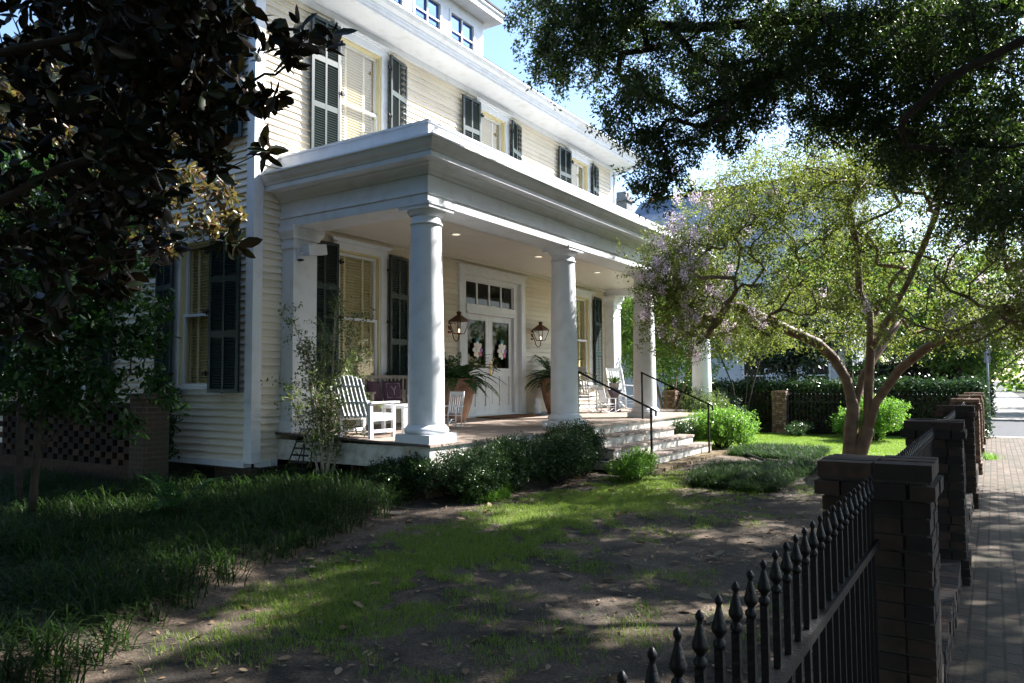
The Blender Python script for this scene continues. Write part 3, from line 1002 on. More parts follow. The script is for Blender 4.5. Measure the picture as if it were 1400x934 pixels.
# steps
stp = MB(); trd = MB()
SX = [(12.25, 15.95, 6.44, 6.05, .67), (12.1, 16.25, 6.05, 5.72, .49), (11.95, 16.5, 5.72, 5.38, .31)]
for i, (a_, b_, yb, yf, zt_) in enumerate(SX):
    trd.box(a_ - .03, b_ + .03, yf - .03, yb + .0, zt_ - .035, zt_)
    stp.box(a_, b_, yf, PYF - .002 if i == 0 else 6.45, zt_ - .18 + .0, zt_ - .036)
wrel(stp.build('step_riser', MT['oldwhite'], house), house)
wrel(trd.build('step_tread', MT['step'], house), house)
sb = MB()
rg = random.Random(3)
x_ = 11.9
while x_ < 16.7:
    wd = rg.uniform(.10, .12)
    sb.box(x_, x_ + wd - .008, 5.02 + rg.uniform(-.01, .01), 5.24, -.02, .125 + rg.uniform(-.006, .006))
    x_ += wd
sb.box(11.92, 16.68, 5.245, 5.7, -.05, .12)
wrel(sb.build('bottom_step', MT['stone'], house), house)

# door
dc = MB()
dcx, dz = 13.95, .93
dc.box(12.62, 12.80, WY - .07, WY + .05, .91, 4.06); dc.box(15.10, 15.28, WY - .07, WY + .05, .91, 4.06)
dc.box(12.62, 15.28, WY - .073, WY + .05, 4.06, 4.22); dc.box(12.58, 15.32, WY - .10, WY + .05, 4.22, 4.26)
dc.box(12.80, 12.98, WY + .03, WY + .30, .92, 4.06); dc.box(14.92, 15.10, WY + .03, WY + .30, .92, 4.06)
dc.box(12.98, 14.92, WY + .03, WY + .30, 3.96, 4.06); dc.box(12.98, 14.92, WY + .0, WY + .30, 3.24, 3.42)
dc.box(12.98, 14.92, WY - .03, WY + .30, 3.22, 3.26)
dc.box(12.62, 15.28, WY - .10, WY + .30, .931, .965)
dco = wrel(dc.build('door_frame', MT['white'], house), house)
trn = MB()
for k in range(4):
    xa = 12.98 + k * .485
    rect_frame(trn, xa, xa + .485, 3.42, 3.96, .025, WY + .08, WY + .12)
trn.build('transom', MT['white'], dco)
MB().box(12.98, 14.92, WY + .098, WY + .102, 3.42, 3.96).build('transom_glass', MT['doorglass'], dco)
def make_door():
    d = MB(); wd = .965; h = 2.27
    y0_, y1_ = 0, .045
    d.box(0, .12, y0_, y1_, 0, h); d.box(wd - .12, wd, y0_, y1_, 0, h)
    for a_, b_ in ((0, .20), (.88, 1.05), (h - .12, h)): d.box(.12, wd - .12, y0_, y1_, a_, b_)
    d.box(wd / 2 - .04, wd / 2 + .04, y0_, y1_, .20, .88)
    d.box(.12, wd - .12, .025, .035, .20, .88)
    for xa in (.15, wd / 2 + .07):
        d.box(xa, xa + wd / 2 - .22, .012, .026, .25, .83)
    rect_frame(d, .115, wd - .115, 1.045, h - .115, .018, -.008, .03)
    o = d.build('door', MT['white'], house)
    MB().box(.12, wd - .12, .02, .026, 1.05, h - .12).build('door_glass', MT['doorglass'], o)
    return o
d0 = make_door()
dl = place(d0, (12.982, WY + .10, .955), 0)
dr_ = place(d0, (13.953, WY + .10, .955), 0)
hd = MB().tube([(.06, -.05, .92), (.06, -.075, .98), (.06, -.075, 1.10), (.06, -.04, 1.16)], .012, 8).box(.035, .085, -.012, 0, .88, 1.2)
hd.lathe([(.0, 0), (.028, .01), (.03, .03), (.02, .05), (0, .055)], (.06, -.06, 1.22), 12)
hd.build('door_handle', MT['brass'], dr_)

# ------------------------------------------------------------------ things on the porch
# gas lanterns
flame, t, b = nodes('gas_flame')
b.inputs["Emission Color"].default_value = (1.0, 0.55, 0.2, 1); b.inputs["Emission Strength"].default_value = 4.0
for x_, lb in ((12.33, 'copper gas lantern on the wall left of the double doors'), (15.66, 'copper gas lantern on the wall right of the double doors')):
    o = thing('wall_lantern', (x_, WY - .03, 2.55), lb, 'lantern', 'gas lanterns beside the doors')
    br = MB()
    br.box(-.05, .05, -.0, .02, .18, .42)
    br.tube([(0, 0, .30), (0, -.06, .20), (0, -.10, .06), (0, -.16, .0), (0, -.22, .03), (0, -.24, .10), (0, -.24, .16)], .012, 8)
    br.tube([(0, 0, .38), (0, -.10, .40), (0, -.16, .36)], .008, 6)
    br.build('bracket', MT['copper'], o)
    fr = MB(); cy = -.24
    b0, b1 = .075, .15
    for sx in (-1, 1):
        for sy in (-1, 1):
            fr.obox((sx * b0, cy + sy * b0, .16), (sx * b1, cy + sy * b1, .42), .014, .014)
    for r_, z_ in ((b0, .16), (b1, .42)):
        for sx, sy, ex, ey in ((-1, -1, 1, -1), (1, -1, 1, 1), (1, 1, -1, 1), (-1, 1, -1, -1)):
            fr.obox((sx * r_, cy + sy * r_, z_), (ex * r_, cy + ey * r_, z_), .014, .014)
    fr.build('lantern_frame', MT['copper'], o)
    rf_ = MB()
    n4 = [(-b1 - .012, cy - b1 - .012, .43), (b1 + .012, cy - b1 - .012, .43), (b1 + .012, cy + b1 + .012, .43), (-b1 - .012, cy + b1 + .012, .43)]
    rf_.add(n4 + [(-.04, cy - .04, .55), (.04, cy - .04, .55), (.04, cy + .04, .55), (-.04, cy + .04, .55)], [(0, 1, 5, 4), (1, 2, 6, 5), (2, 3, 7, 6), (3, 0, 4, 7), (0, 3, 2, 1)])
    rf_.lathe([(.045, .55), (.045, .59), (.06, .60), (.05, .62), (.0, .64)], (0, cy, 0), 12)
    rf_.build('lantern_roof', MT['copper'], o)
    gs = MB()
    q = [(-b0, cy - b0, .17), (b0, cy - b0, .17), (b0, cy + b0, .17), (-b0, cy + b0, .17), (-b1, cy - b1, .42), (b1, cy - b1, .42), (b1, cy + b1, .42), (-b1, cy + b1, .42)]
    gs.add(q, [(0, 1, 5, 4), (1, 2, 6, 5), (2, 3, 7, 6), (3, 0, 4, 7)])
    gs.build('lantern_glass', MT['glass'], o)
    MB().lathe([(.006, .19), (.014, .215), (.010, .24), (.002, .265)], (0, cy, 0), 10).build('flame', flame, o)

# flower ornaments hanging in the door glass
petal_cols = [(0.78, 0.76, 0.72), (0.80, 0.62, 0.62), (0.78, 0.76, 0.72), (0.80, 0.78, 0.55), (0.78, 0.76, 0.72), (0.55, 0.12, 0.30), (0.28, 0.10, 0.40), (0.78, 0.76, 0.72)]
pm = [mat('petal_paint_' + str(i), c, 0.5, 0.05) for i, c in enumerate(petal_cols)]
teal = mat('teal_ribbon', (0.05, 0.22, 0.25), 0.6)
for k, (x_, lb) in enumerate(((13.46, 'white flower ornament hanging in the glass of the left door'), (14.44, 'white flower ornament hanging in the glass of the right door'))):
    o = thing('flower_ornament', (x_, WY + .075, 2.42), lb, 'door ornament', 'flower ornaments on the doors')
    for i in range(8):
        a = 2 * PI * i / 8 + R(90)
        p = MB()
        c = (math.cos(a) * .115, 0, math.sin(a) * .125)
        vs = []
        for y_ in (-.012, .0):
            for q in range(12):
                u_ = 2 * PI * q / 12
                lx, lz = .075 * math.cos(u_), .052 * math.sin(u_)
                vs.append((c[0] + lx * math.cos(a) - lz * math.sin(a), y_ - (i % 2) * .006, c[2] + lx * math.sin(a) + lz * math.cos(a)))
        p.add(vs, [tuple(range(12)), tuple(reversed(range(12, 24)))] + [(q, (q + 1) % 12, 12 + (q + 1) % 12, 12 + q) for q in range(12)])
        p.build('petal', pm[i], o)
    p = MB()
    vs = [(.055 * math.cos(2 * PI * q / 14), y_, .055 * math.sin(2 * PI * q / 14)) for y_ in (-.03, -.008) for q in range(14)]
    p.add(vs, [tuple(range(14)), tuple(reversed(range(14, 28)))] + [(q, (q + 1) % 14, 14 + (q + 1) % 14, 14 + q) for q in range(14)])
    p.build('flower_centre', pm[0], o)
    MB().tube([(-.03, 0, .20), (0, 0, .44)], .004, 5).tube([(.03, 0, .20), (0, 0, .44)], .004, 5).build('hanging_cord', teal, o)
    MB().obox((-.06, -.01, .20), (.06, -.01, .24), .02, .05).obox((-.05, -.012, .26), (.05, -.012, .19), .02, .04).build('bow', teal, o)

# potted ferns
rng = np.random.default_rng(11)
pot_prof = [(.20, 0), (.22, .02), (.27, .15), (.34, .38), (.375, .58), (.37, .68), (.355, .74), (.385, .76), (.40, .78), (.405, .84), (.39, .86), (.34, .86), (.33, .80), (0.0, .79)]
pot_src = None
def fern(o, z0, n_fr, L, seed):
    rg = np.random.default_rng(seed)
    Ps, Ds, Ls = [], [], []
    st = MB()
    for i in range(n_fr):
        a = rg.uniform(0, 2 * PI); el = rg.uniform(.35, 1.35); l = L * rg.uniform(.6, 1.1)
        d = np.array([math.cos(a) * math.cos(el), math.sin(a) * math.cos(el), math.sin(el)])
        p = np.array([math.cos(a) * .08, math.sin(a) * .08, z0]); pts = [p.copy()]
        k = 14
        for q in range(k):
            d = d + np.array([0, 0, -.115]); d = d / np.linalg.norm(d)
            p = p + d * l / k; pts.append(p.copy())
            if q > 1:
                side = np.cross(d, [0, 0, 1.0]); side /= np.linalg.norm(side) + 1e-6
                for s_ in (-1, 1):
                    for u_ in (0, .5):
                        Ps.append(p + d * l / k * u_); Ds.append(side * s_ + d * .45 + np.array([0, 0, -.1])); Ls.append(.085 * math.sin(PI * min(1, (q + 1.5) / (k + .5))) + .02)
        st.tube(pts, .004, 4, cap=False)
    V, F = leafcloud(np.array(Ps), np.array(Ds), np.array(Ls), .022, rg)
    fo = npmesh('fern_fronds', V, F, LM['fern'], o)
    st.build('fern_stems', LM['fern'], o)
for x_, y_, lb, sd_ in ((11.75, 9.0, 'large terracotta pot of fern left of the double doors, half behind the corner column', 1), (15.85, 9.0, 'large terracotta pot of fern right of the double doors, half behind the second column', 2)):
    o = thing('potted_fern', (x_, y_, fz(y_)), lb, 'potted plant', 'terracotta pots of fern beside the doors')
    MB().lathe(pot_prof, n=36, cap=False).build('pot', MT['terra'], o)
    MB().lathe([(0, .80), (.32, .80)], n=24, cap=False).build('potting_soil', MT['soil'], o)
    sw = MB()
    for k in range(3):
        a0 = k * 2 * PI / 3
        sw.tube([(.385 * math.cos(a0 + u_ * 2.0), .385 * math.sin(a0 + u_ * 2.0), .66 - .10 * math.sin(PI * u_)) for u_ in np.linspace(0, 1, 12)], .012, 6)
    sw.build('pot_garland', MT['terra'], o)
    fern(o, .78, 95, .95, sd_)

# doormat
o = MB().box(-.85, .85, -.32, .32, 0, .022).build('doormat', MT['mat_coir'])
o.location = (13.9, 9.1, fz(9.1) + .004); o.rotation_euler = (R(1.4), 0, 0)
tag(o, 'brown coir doormat lying in front of the double doors', 'doormat')
# white jar with a blue plate by the right pot
o = thing('stacked_jar', (15.35, 9.25, fz(9.25)), 'small stacked white jar standing between the door frame and the right fern pot', 'jar')
MB().lathe([(.09, 0), (.10, .03), (.07, .06), (.10, .12), (.105, .2), (.075, .235), (.09, .28), (.085, .36), (.05, .39), (0, .39)], n=24).build('jar_body', MT['white'], o)
o = MB().lathe([(.0, .01), (.08, .012), (.13, .035), (.135, .03), (.08, .0)], n=24, cap=False).build('blue_dish', MT['blueglaze'])
o.location = (15.12, 9.0, fz(9.0) + .003); tag(o, 'pale blue dish on the porch floor beside the doormat', 'dish')

# porch armchair (faces +x locally), slatted back
def armchair(loc, rz, label):
    o = thing('armchair', loc, label, 'armchair', None, rz)
    W_ = .66
    for sy in (0, W_ - .05):
        MB().box(.60, .66, sy, sy + .05, 0, .60).build('front_leg', MT['white'], o)
        MB().obox((.02, sy + .025, 0), (.0, sy + .025, .62), .05, .07, (1, 0, 0)).build('rear_leg', MT['white'], o)
        MB().box(-.03, .74, sy - .03, sy + .08, .60, .63).build('armrest', MT['white'], o)
        MB().box(.03, .60, sy + .005, sy + .045, .30, .42).box(.03, .60, sy + .01, sy + .04, .10, .15).build('side_rail', MT['white'], o)
    st = MB()
    for k in range(7):
        st.box(.02 + k * .088, .10 + k * .088, .052, W_ - .052, .405 - (6 - k) * .006, .425 - (6 - k) * .006)
    st.build('seat', MT['white'], o)
    bk_ = MB()
    for k in range(7):
        y_ = .07 + k * .085
        hgt = 1.02 + .06 * math.sin(PI * k / 6)
        bk_.obox((.04, y_, .36), (-.22, y_, hgt), .055, .018, (1, 0, 0))
    bk_.obox((-.045, .03, .62), (-.045, W_ - .03, .62), .05, .03)
    bk_.obox((-.16, .04, .90), (-.16, W_ - .04, .90), .05, .025)
    bk_.build('backrest', MT['white'], o)
    o.scale = (.86, .95, .86)
    return o
armchair((7.93, 7.60, fz(7.6)), R(4), 'white slatted porch armchair at the corner behind the tall thin shrub')

# bench with two plum pillows by the wall
o = thing('bench', (9.25, 8.85, fz(9)), 'weathered grey wooden bench against the wall under the first window', 'bench')
for x_ in (0, 1.42):
    MB().box(x_, x_ + .05, 0, .05, 0, .60).build('front_leg', MT['greywood'], o)
    MB().box(x_, x_ + .05, .45, .50, 0, .92).build('rear_leg', MT['greywood'], o)
    MB().box(x_ - .01, x_ + .06, -.03, .45, .60, .63).build('armrest', MT['greywood'], o)
b_ = MB()
for k in range(5): b_.box(0.051, 1.419, .0 + k * .095, .085 + k * .095, .40, .42)
b_.build('seat', MT['greywood'], o)
b_ = MB().box(.051, 1.419, .46, .49, .86, .92).box(.051, 1.419, .46, .49, .50, .55)
for k in range(12): b_.box(.11 + k * .108, .15 + k * .108, .465, .485, .55, .86)
b_.build('backrest', MT['greywood'], o)
def pillow(loc, rot, mono, lb):
    vs = []; fs = []; n = 13
    for s_ in (-1, 1):
        for i in range(n):
            for j in range(n):
                u_ = i / (n - 1) * 2 - 1; v_ = j / (n - 1) * 2 - 1
                th = .07 * max(0, (1 - u_ ** 4)) ** .5 * max(0, (1 - v_ ** 4)) ** .5
                pin = 1 - .06 * (1 - abs(u_) ** 2) * abs(v_) - .06 * (1 - abs(v_) ** 2) * abs(u_)
                vs.append((u_ * .23 * pin, s_ * th, v_ * .23 * pin))
    for s_ in range(2):
        for i in range(n - 1):
            for j in range(n - 1):
                a = s_ * n * n + i * n + j
                fs.append((a, a + 1, a + n + 1, a + n) if s_ else (a, a + n, a + n + 1, a + 1))
    m_ = MB(); m_.add(vs, fs, True)
    o = m_.build('pillow', MT['purple'])
    o.location = loc; o.rotation_euler = rot; o.scale = (.85, .85, .85)
    tag(o, lb, 'pillow')
    if mono:
        t_ = MB()
        t_.tube([(-.06, -.078, .09), (0, -.08, .0), (0, -.078, -.09)], .006, 6); t_.tube([(.06, -.078, .09), (0, -.08, .0)], .006, 6)
        t_.build('monogram', MT['grey_stitch'], o)
        t_ = MB(); c_ = .155
        t_.tube([(-c_, -.056, -c_), (c_, -.056, -c_), (c_, -.056, c_), (-c_, -.056, c_), (-c_, -.056, -c_)], .004, 6)
        t_.build('piping', MT['grey_stitch'], o)
pillow((9.95, 9.03, fz(9) + .63), (R(-16), 0, R(-18)), True, 'plum pillow with a pale stitched letter Y, on the bench')
pillow((9.60, 9.12, fz(9) + .63), (R(-14), R(5), R(8)), False, 'plain dark plum pillow behind the stitched one on the bench')

# white side table
def side_table(loc, lb):
    o = thing('side_table', loc, lb, 'side table')
    t_ = MB()
    for k in range(5): t_.box(-.30 + k * .12, -.19 + k * .12, -.26, .26, .44, .46)
    t_.box(-.28, .28, -.24, .24, .405, .439)
    t_.build('table_top', MT['white'], o)
    for sx in (-1, 1):
        for sy in (-1, 1):
            MB().box(sx * .255 - .025, sx * .255 + .025, sy * .21 - .025, sy * .21 + .025, 0, .404).build('leg', MT['white'], o)
    return o
side_table((9.05, 7.95, fz(7.95)), 'low white slatted side table between the armchair and the corner column')

# rocking chair (faces -y locally)
def rocker(loc, rz, label, sc=1.0, group='white rocking chairs on the porch', name='rocking_chair'):
    o = thing(name, loc, label, 'rocking chair', group, rz)
    hw_ = .27
    for sx in (-1, 1):
        MB().tube([(sx * hw_, -.45 + .95 * t_, .03 + .16 * (2 * t_ - .9) ** 2) for t_ in np.linspace(0, 1, 12)], .018, 6).build('rocker_runner', MT['white'], o)
        MB().tube([(sx * hw_, -.24, .05), (sx * hw_, -.25, .66)], .022, 8).build('front_leg', MT['white'], o)
        MB().tube([(sx * (hw_ - .02), .20, .05), (sx * (hw_ - .02), .20, .42), (sx * (hw_ - .02), .40, 1.16)], [.022, .024, .02], 8).build('back_post', MT['white'], o)
        MB().obox((sx * hw_, -.31, .67), (sx * hw_, .29, .69), .07, .022).build('armrest', MT['white'], o)
    s_ = MB()
    for k in range(7): s_.box(-hw_ + .02, hw_ - .02, -.27 + k * .072, -.205 + k * .072, .40 - k * .006, .42 - k * .006)
    s_.build('seat', MT['white'], o)
    s_ = MB()
    for k in range(6):
        x_ = -.19 + k * .076
        s_.obox((x_, .215, .47), (x_, .385, 1.08), .038, .014, (0, 1, 0))
    s_.obox((-.25, .392, 1.10), (.25, .392, 1.10), .03, .11, (0, 0, 1)); s_.obox((-.25, .22, .47), (.25, .22, .47), .025, .05)
    s_.build('backrest', MT['white'], o)
    s_ = MB().tube([(-hw_, -.245, .20), (hw_, -.245, .20)], .012, 6).tube([(-hw_, -.24, .28), (hw_, -.24, .28)], .012, 6)
    s_.build('stretcher', MT['white'], o)
    for c in o.children: pass
    o.scale = (sc, sc, sc)
    return o
rocker((18.45, 8.45, fz(8.45)), R(-32), 'tall white rocking chair between the pilaster and the third column')
rocker((16.75, 8.75, fz(8.75)), R(95), 'white rocking chair seen edge on just right of the second column')
rocker((17.15, 8.25, fz(8.25)), R(60), "child's small white rocking chair in front of the far window", .55, None, 'child_rocking_chair')
rocker((10.55, 8.15, fz(8.15)), R(-80), "child's small white rocking chair just right of the corner column", .55, None, 'child_rocking_chair')
o = thing('plant_stand', (17.75, 8.35, fz(8.35)), 'dark glazed pedestal stand between the rocking chairs', 'plant stand')
MB().lathe([(.17, 0), (.18, .03), (.13, .08), (.085, .22), (.10, .38), (.17, .50), (.19, .55), (.19, .58), (0, .58)], n=24).build('pedestal', MT['urn'], o)
o2 = thing('small_planter', (17.75, 8.35, fz(8.35) + .583), 'small pale planter standing on the dark pedestal', 'planter')
MB().lathe([(.10, 0), (.14, .16), (.15, .17), (.13, .17), (.12, .14), (0, .14)], n=20).build('pot', MT['concrete'], o2)
V, F = leafcloud(rng.normal(size=(160, 3)) * [.07, .07, .05] + [0, 0, .2], rng.normal(size=(160, 3)) + [0, 0, .8], .09, .035, rng)
npmesh('foliage', V, F, LM['bright'], o2)

# security light on the left pilaster
o = thing('floodlight', (8.17, 9.28, 3.80), 'white boxy floodlight fixed on the left pilaster under its capital', 'floodlight')
MB().box(-.20, -.12, -.02, .03, -.12, .04).tube([(-.16, -.02, -.04), (-.10, -.10, .0)], .02, 8).build('mount', MT['white'], o)
f_ = MB().obox((-.14, -.14, .02), (.24, -.14, .08), .16, .17)
f_.build('lamp_housing', MT['white'], o)
MB().lathe([(.05, 0), (.06, -.015), (.02, -.03)], (-.16, -.05, -.12), 12).build('sensor', MT['black'], o)

# wind chime iron trivet etc. are left out; dark folding chair leaning beside the porch
o = thing('folding_chair', (7.62, 8.75, .22), 'dark metal folding chair leaning folded beside the porch corner', 'folding chair')
fcm = MB()
for k in range(2):
    fcm.tube([(-.05 + k * .02, -.25 + .42 * k, 0), (.15, -.12 + .1 * k, .78)], .011, 6)
    fcm.tube([(-.15 + k * .02, .25 - .42 * k, 0), (.14, .14 - .1 * k, .78)], .011, 6)
fcm.tube([(.15, -.15, .78), (.15, .17, .78)], .011, 6)
fcm.build('chair_frame', MT['black'], o)
fcm = MB()
for k in range(5): fcm.obox((-.06 + .03 * k, -.17, .2 + .1 * k), (-.06 + .03 * k, .17, .2 + .1 * k), .015, .03)
fcm.build('seat_slats', MT['black'], o)

# handrails
def handrail(p_top, p_bot, z_top, z_bot, lb):
    o = thing('handrail', (p_bot[0], p_bot[1], z_bot), lb, 'handrail', 'black iron handrails of the porch steps')
    rel = lambda p: (p[0] - p_bot[0], p[1] - p_bot[1], p[2] - z_bot)
    a = (p_top[0], p_top[1], z_top + 1.03); b_ = (p_bot[0], p_bot[1], z_bot + 1.07)
    d = Vector(b_) - Vector(a); d.normalize()
    e = Vector(b_) + d * .10
    MB().obox(rel(Vector(a) - d * .03), rel(e), .04, .035).obox(rel(e), rel(e + Vector((0, 0, -.10))), .03, .03).build('rail', MT['black'], o)
    MB().box(-.017, .017, -.017, .017, 0, 1.06).box(-.035, .035, -.035, .035, 0, .012).build('post', MT['black'], o)
    px, py, pz = rel((p_top[0], p_top[1], z_top))
    MB().box(px - .017, px + .017, py - .017, py + .017, pz, pz + 1.02).build('post', MT['black'], o)
handrail((12.40, 6.58), (12.98, 5.36), .853, .12, 'black iron handrail on the near left side of the porch steps')
handrail((15.45, 6.58), (15.98, 5.26), .853, .12, 'black iron handrail on the far right side of the porch steps')

# ------------------------------------------------------------------ street fence
def brick_pillar_mesh():
    rg = random.Random(5)
    mb = MB()
    def bar(x0, x1, y0, y1, z0, z1, j=.004):
        x0 += rg.uniform(-j, j); x1 += rg.uniform(-j, j); y0 += rg.uniform(-j, j); y1 += rg.uniform(-j, j)
        c = .006
        mb.box(x0, x1, y0, y1, z0, z1 - .0)
    def course(z, hw, h=.060, off=0):
        n = 2
        L = 2 * hw; t_ = .10; g = .011
        # front/back rows run along x fully on even courses, along y on odd
        lens = [(-hw, -hw + L * .46), (-hw + L * .46 + g, hw)] if off else [(-hw, -hw + L * .27), (-hw + L * .27 + g, -hw + L * .74), (-hw + L * .74 + g, hw)]
        if off:
            for a, b_ in lens:
                bar(a, b_, -hw, -hw + t_, z, z + h); bar(a, b_, hw - t_, hw, z, z + h)
            bar(-hw, -hw + t_, -hw + t_ + g, hw - t_ - g, z, z + h); bar(hw - t_, hw, -hw + t_ + g, hw - t_ - g, z, z + h)
        else:
            for a, b_ in lens:
                bar(-hw, -hw + t_, a, b_, z, z + h); bar(hw - t_, hw, a, b_, z, z + h)
            bar(-hw + t_ + g, hw - t_ - g, -hw, -hw + t_, z, z + h); bar(-hw + t_ + g, hw - t_ - g, hw - t_, hw, z, z + h)
    z = 0.0; k = 0
    while z < 1.19:
        course(z, .21 + (0.02 if z < .2 else 0), off=k % 2); z += .0705; k += 1
    course(z, .235, off=k % 2); z += .0705; k += 1
    return mb, z
pm_mb, ztop = brick_pillar_mesh()
rgp = random.Random(9)
PILX = [-0.30, 3.72, 7.46, 11.75, 15.85, 19.4, 23.0]
where = ['beside the camera', 'nearest in view with the iron fence running into it', 'second along the pavement', 'third along the pavement', 'fourth along the pavement', 'fifth along the pavement', 'farthest along the pavement, at the corner of the lawn']
MT['brick_sunlit'] = mk_rand_brick('sunlit_red_brick', [(0.0, (0.16, 0.09, 0.06)), (0.5, (0.26, 0.15, 0.10)), (1.0, (0.36, 0.25, 0.19))])  # same brick with sunlight painted in; the near pillars' copy is darkened for shade
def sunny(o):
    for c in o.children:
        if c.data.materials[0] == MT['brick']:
            c.data = c.data.copy(); c.data.materials[0] = MT['brick_sunlit']
p0 = None
for i, x_ in enumerate(PILX):
    if p0 is None:
        o = thing('brick_pillar', (x_, .445, 0), 'x', 'pillar', 'brick pillars of the street fence')
        pm_mb.build('shaft', MT['brick'], o)
        MB().box(-.195, .195, -.195, .195, -.1, ztop - .004).build('mortar_core', MT['mortar'], o)
        cm = MB()
        for k in range(4):
            a = -.225 + k * .1135
            for q in range(2):
                y0_ = -.225 + q * .2275
                cm.box(a + rgp.uniform(0, .004), a + .1045, y0_ + rgp.uniform(0, .004), y0_ + .218, ztop + .008, ztop + .072 + rgp.uniform(-.006, .006))
        cm.build('cap', MT['brick'], o)
        MB().box(-.215, .215, -.215, .215, ztop - .003, ztop + .060).build('cap_mortar', MT['mortar'], o)
        p0 = o
    else:
        o = copy_tree(p0); o.location = (x_, .445, 0); o.rotation_euler = (0, 0, PI * (i % 2))
    tag(o, ('shade-darkened' if i < 4 else 'sunlit') + ' brick fence pillar, ' + where[i])
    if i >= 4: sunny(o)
# low brick kerb wall under the fence
def kerb(x0, x1, lb):
    o = thing('brick_kerb_wall', ((x0 + x1) / 2, .445, 0), lb, 'kerb wall', 'low brick walls between the street fence pillars')
    mb = MB(); w2 = (x1 - x0) / 2
    for r_ in range(3):
        x_ = -w2
        off = 0.1 * (r_ % 2)
        while x_ < w2 - .01:
            xe = min(x_ + (.2 - off), w2); off = 0
            mb.box(x_ + .005, xe - .005, -.17 + rgp.uniform(-.006, .006), .17, .0 + r_ * .07, .062 + r_ * .07)
            x_ = xe
    mb.build('bricks', MT['brick'], o)
    MB().box(-w2, w2, -.155, .155, -.1, .195).build('mortar_bed', MT['mortar'], o)
pick = None; rail_src = None
names = ['nearest, spear tops in the foreground', 'between the first and second pillar in view', 'between the second and third pillar in view', 'between the third and fourth pillar in view', 'between the fourth and fifth pillar in view', 'farthest one at the corner of the lawn']
for i in range(6):
    xa, xb = PILX[i] + .24, PILX[i + 1] - .24
    kerb(xa, xb, 'low brick kerb wall under the iron fence, ' + names[i].split(',')[0])
    o = thing('iron_fence', (xa, .445, .2), 'black iron picket fence panel, ' + names[i], 'fence', 'black iron fence panels along the pavement')
    L = xb - xa
    n = int(L / .105)
    MB().box(0, L, -.020, .020, .80, .83).build('upper_rail', MT['black'], o)
    MB().box(0, L, -.018, .018, .06, .08).build('lower_rail', MT['black'], o)
    for k in range(n):
        px = (k + .5) * L / n
        if pick is None:
            mb = MB()
            mb.box(-.008, .008, -.008, .008, .0, 1.002)
            mb.lathe([(.0085, 1.000), (.012, 1.006), (.012, 1.014), (.007, 1.020), (.0075, 1.024), (.0135, 1.032), (.0145, 1.040), (.010, 1.056), (.005, 1.076), (.0045, 1.080), (.0075, 1.086), (.0075, 1.092), (.002, 1.100)], n=10)
            pick = mb.build('picket', MT['black'], o); pick.location = (px, 0, 0)
        else:
            dup(pick, parent=o, loc=(px, 0, 0))

# ------------------------------------------------------------------ lattice garden wall on the left
o = thing('brick_lattice_wall', (6.5, 12.8, 0), 'dark openwork brick garden wall at the left with its end pillar beside the house', 'garden wall')
mb = MB()
def lw(y0, y1, z0, z1, x0=6.42, x1=6.58): mb.box(x0 - 6.5, x1 - 6.5, y0 - 12.8, y1 - 12.8, z0, z1)
z = .12
lw(11.05, 15.6, -.1, .12)
k = 0
while z < 1.30:
    y_ = 11.05 - (.17 if k % 2 else 0)
    if z < .34:
        lw(11.05, 15.6, z, z + .100)
    else:
        while y_ < 15.5:
            lw(max(11.05, y_), y_ + .20, z, z + .100); y_ += .34
    z += .101; k += 1
lw(11.05, 15.6, z, z + .07, 6.38, 6.62)
mb.build('lattice', MT['brick'], o)
MB().box(-.20, .20, -2.15, -1.751, -.1, 1.48).build('end_pillar', MT['wallbrick'], o)
MB().box(-.24, .24, -2.19, -1.74, 1.483, 1.56).build('pillar_cap', MT['wallbrick'], o)

# ------------------------------------------------------------------ far side of the garden
o = thing('far_iron_fence', (24.6, 6, 0), 'black iron fence along the far end of the sunny lawn', 'fence')
mb = MB(); mb.box(-.02, .02, -5.2, 3.4, 1.0, 1.03); mb.box(-.02, .02, -5.2, 3.4, .15, .18); mb.build('rail', MT['black'], o)
mb = MB().box(-.009, .009, -.009, .009, .05, 1.2); mb.lathe([(.01, 1.2), (.022, 1.22), (.004, 1.28)], n=6)
pk = mb.build('picket', MT['black'], o)
for k in range(70):
    q = pk if k == 0 else dup(pk, parent=o)
    q.location = (0, -5.1 + k * .122, 0)
for y_, lb in ((5.75, 'sunlit brick pillar of the far fence left of the crape myrtle trunk'), (3.55, 'brick pillar of the far fence just right of the crape myrtle trunk'), (9.4, 'brick pillar of the far fence hidden in shrubs beyond the porch')):
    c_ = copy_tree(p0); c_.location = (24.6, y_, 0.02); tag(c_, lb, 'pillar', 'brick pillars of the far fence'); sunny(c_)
# neighbouring house with a blue slate roof
nb = thing('neighbour_house', (43, 11, 0), 'pale blue stucco house with a blue slate roof and red ridge behind the trees', 'house')
MB().box(-5, 5, -5.2, 7, -.2, 8.6).build('wall', MT['farwhite'], nb)
MB().add([(-5.5, -5.6, 8.5), (5.5, -5.6, 8.5), (5.5, 7.2, 8.5), (-5.5, 7.2, 8.5), (0, -5.6, 12.9), (0, 7.2, 12.9)], [(0, 1, 4), (1, 2, 5, 4), (2, 3, 5), (3, 0, 4, 5), (0, 3, 2, 1)]).build('roof', MT['slate'], nb)
mb = MB()
for k in range(31): mb.box(-.12, .12, -5.5 + k * .405, -7.4 + k * .405 + .34, 12.84, 13.08)
mb.build('ridge_tiles', MT['ridge'], nb)
MB().box(-3.3, -2.5, 6.7, 7.5, 8, 12.3).box(-3.4, -2.4, 6.6, 7.6, 12.3, 12.5).box(-3.2, -3.0, 6.8, 7.4, 12.5, 12.9).box(-2.8, -2.6, 6.8, 7.4, 12.5, 12.9).build('chimney', MT['greybrick'], nb)
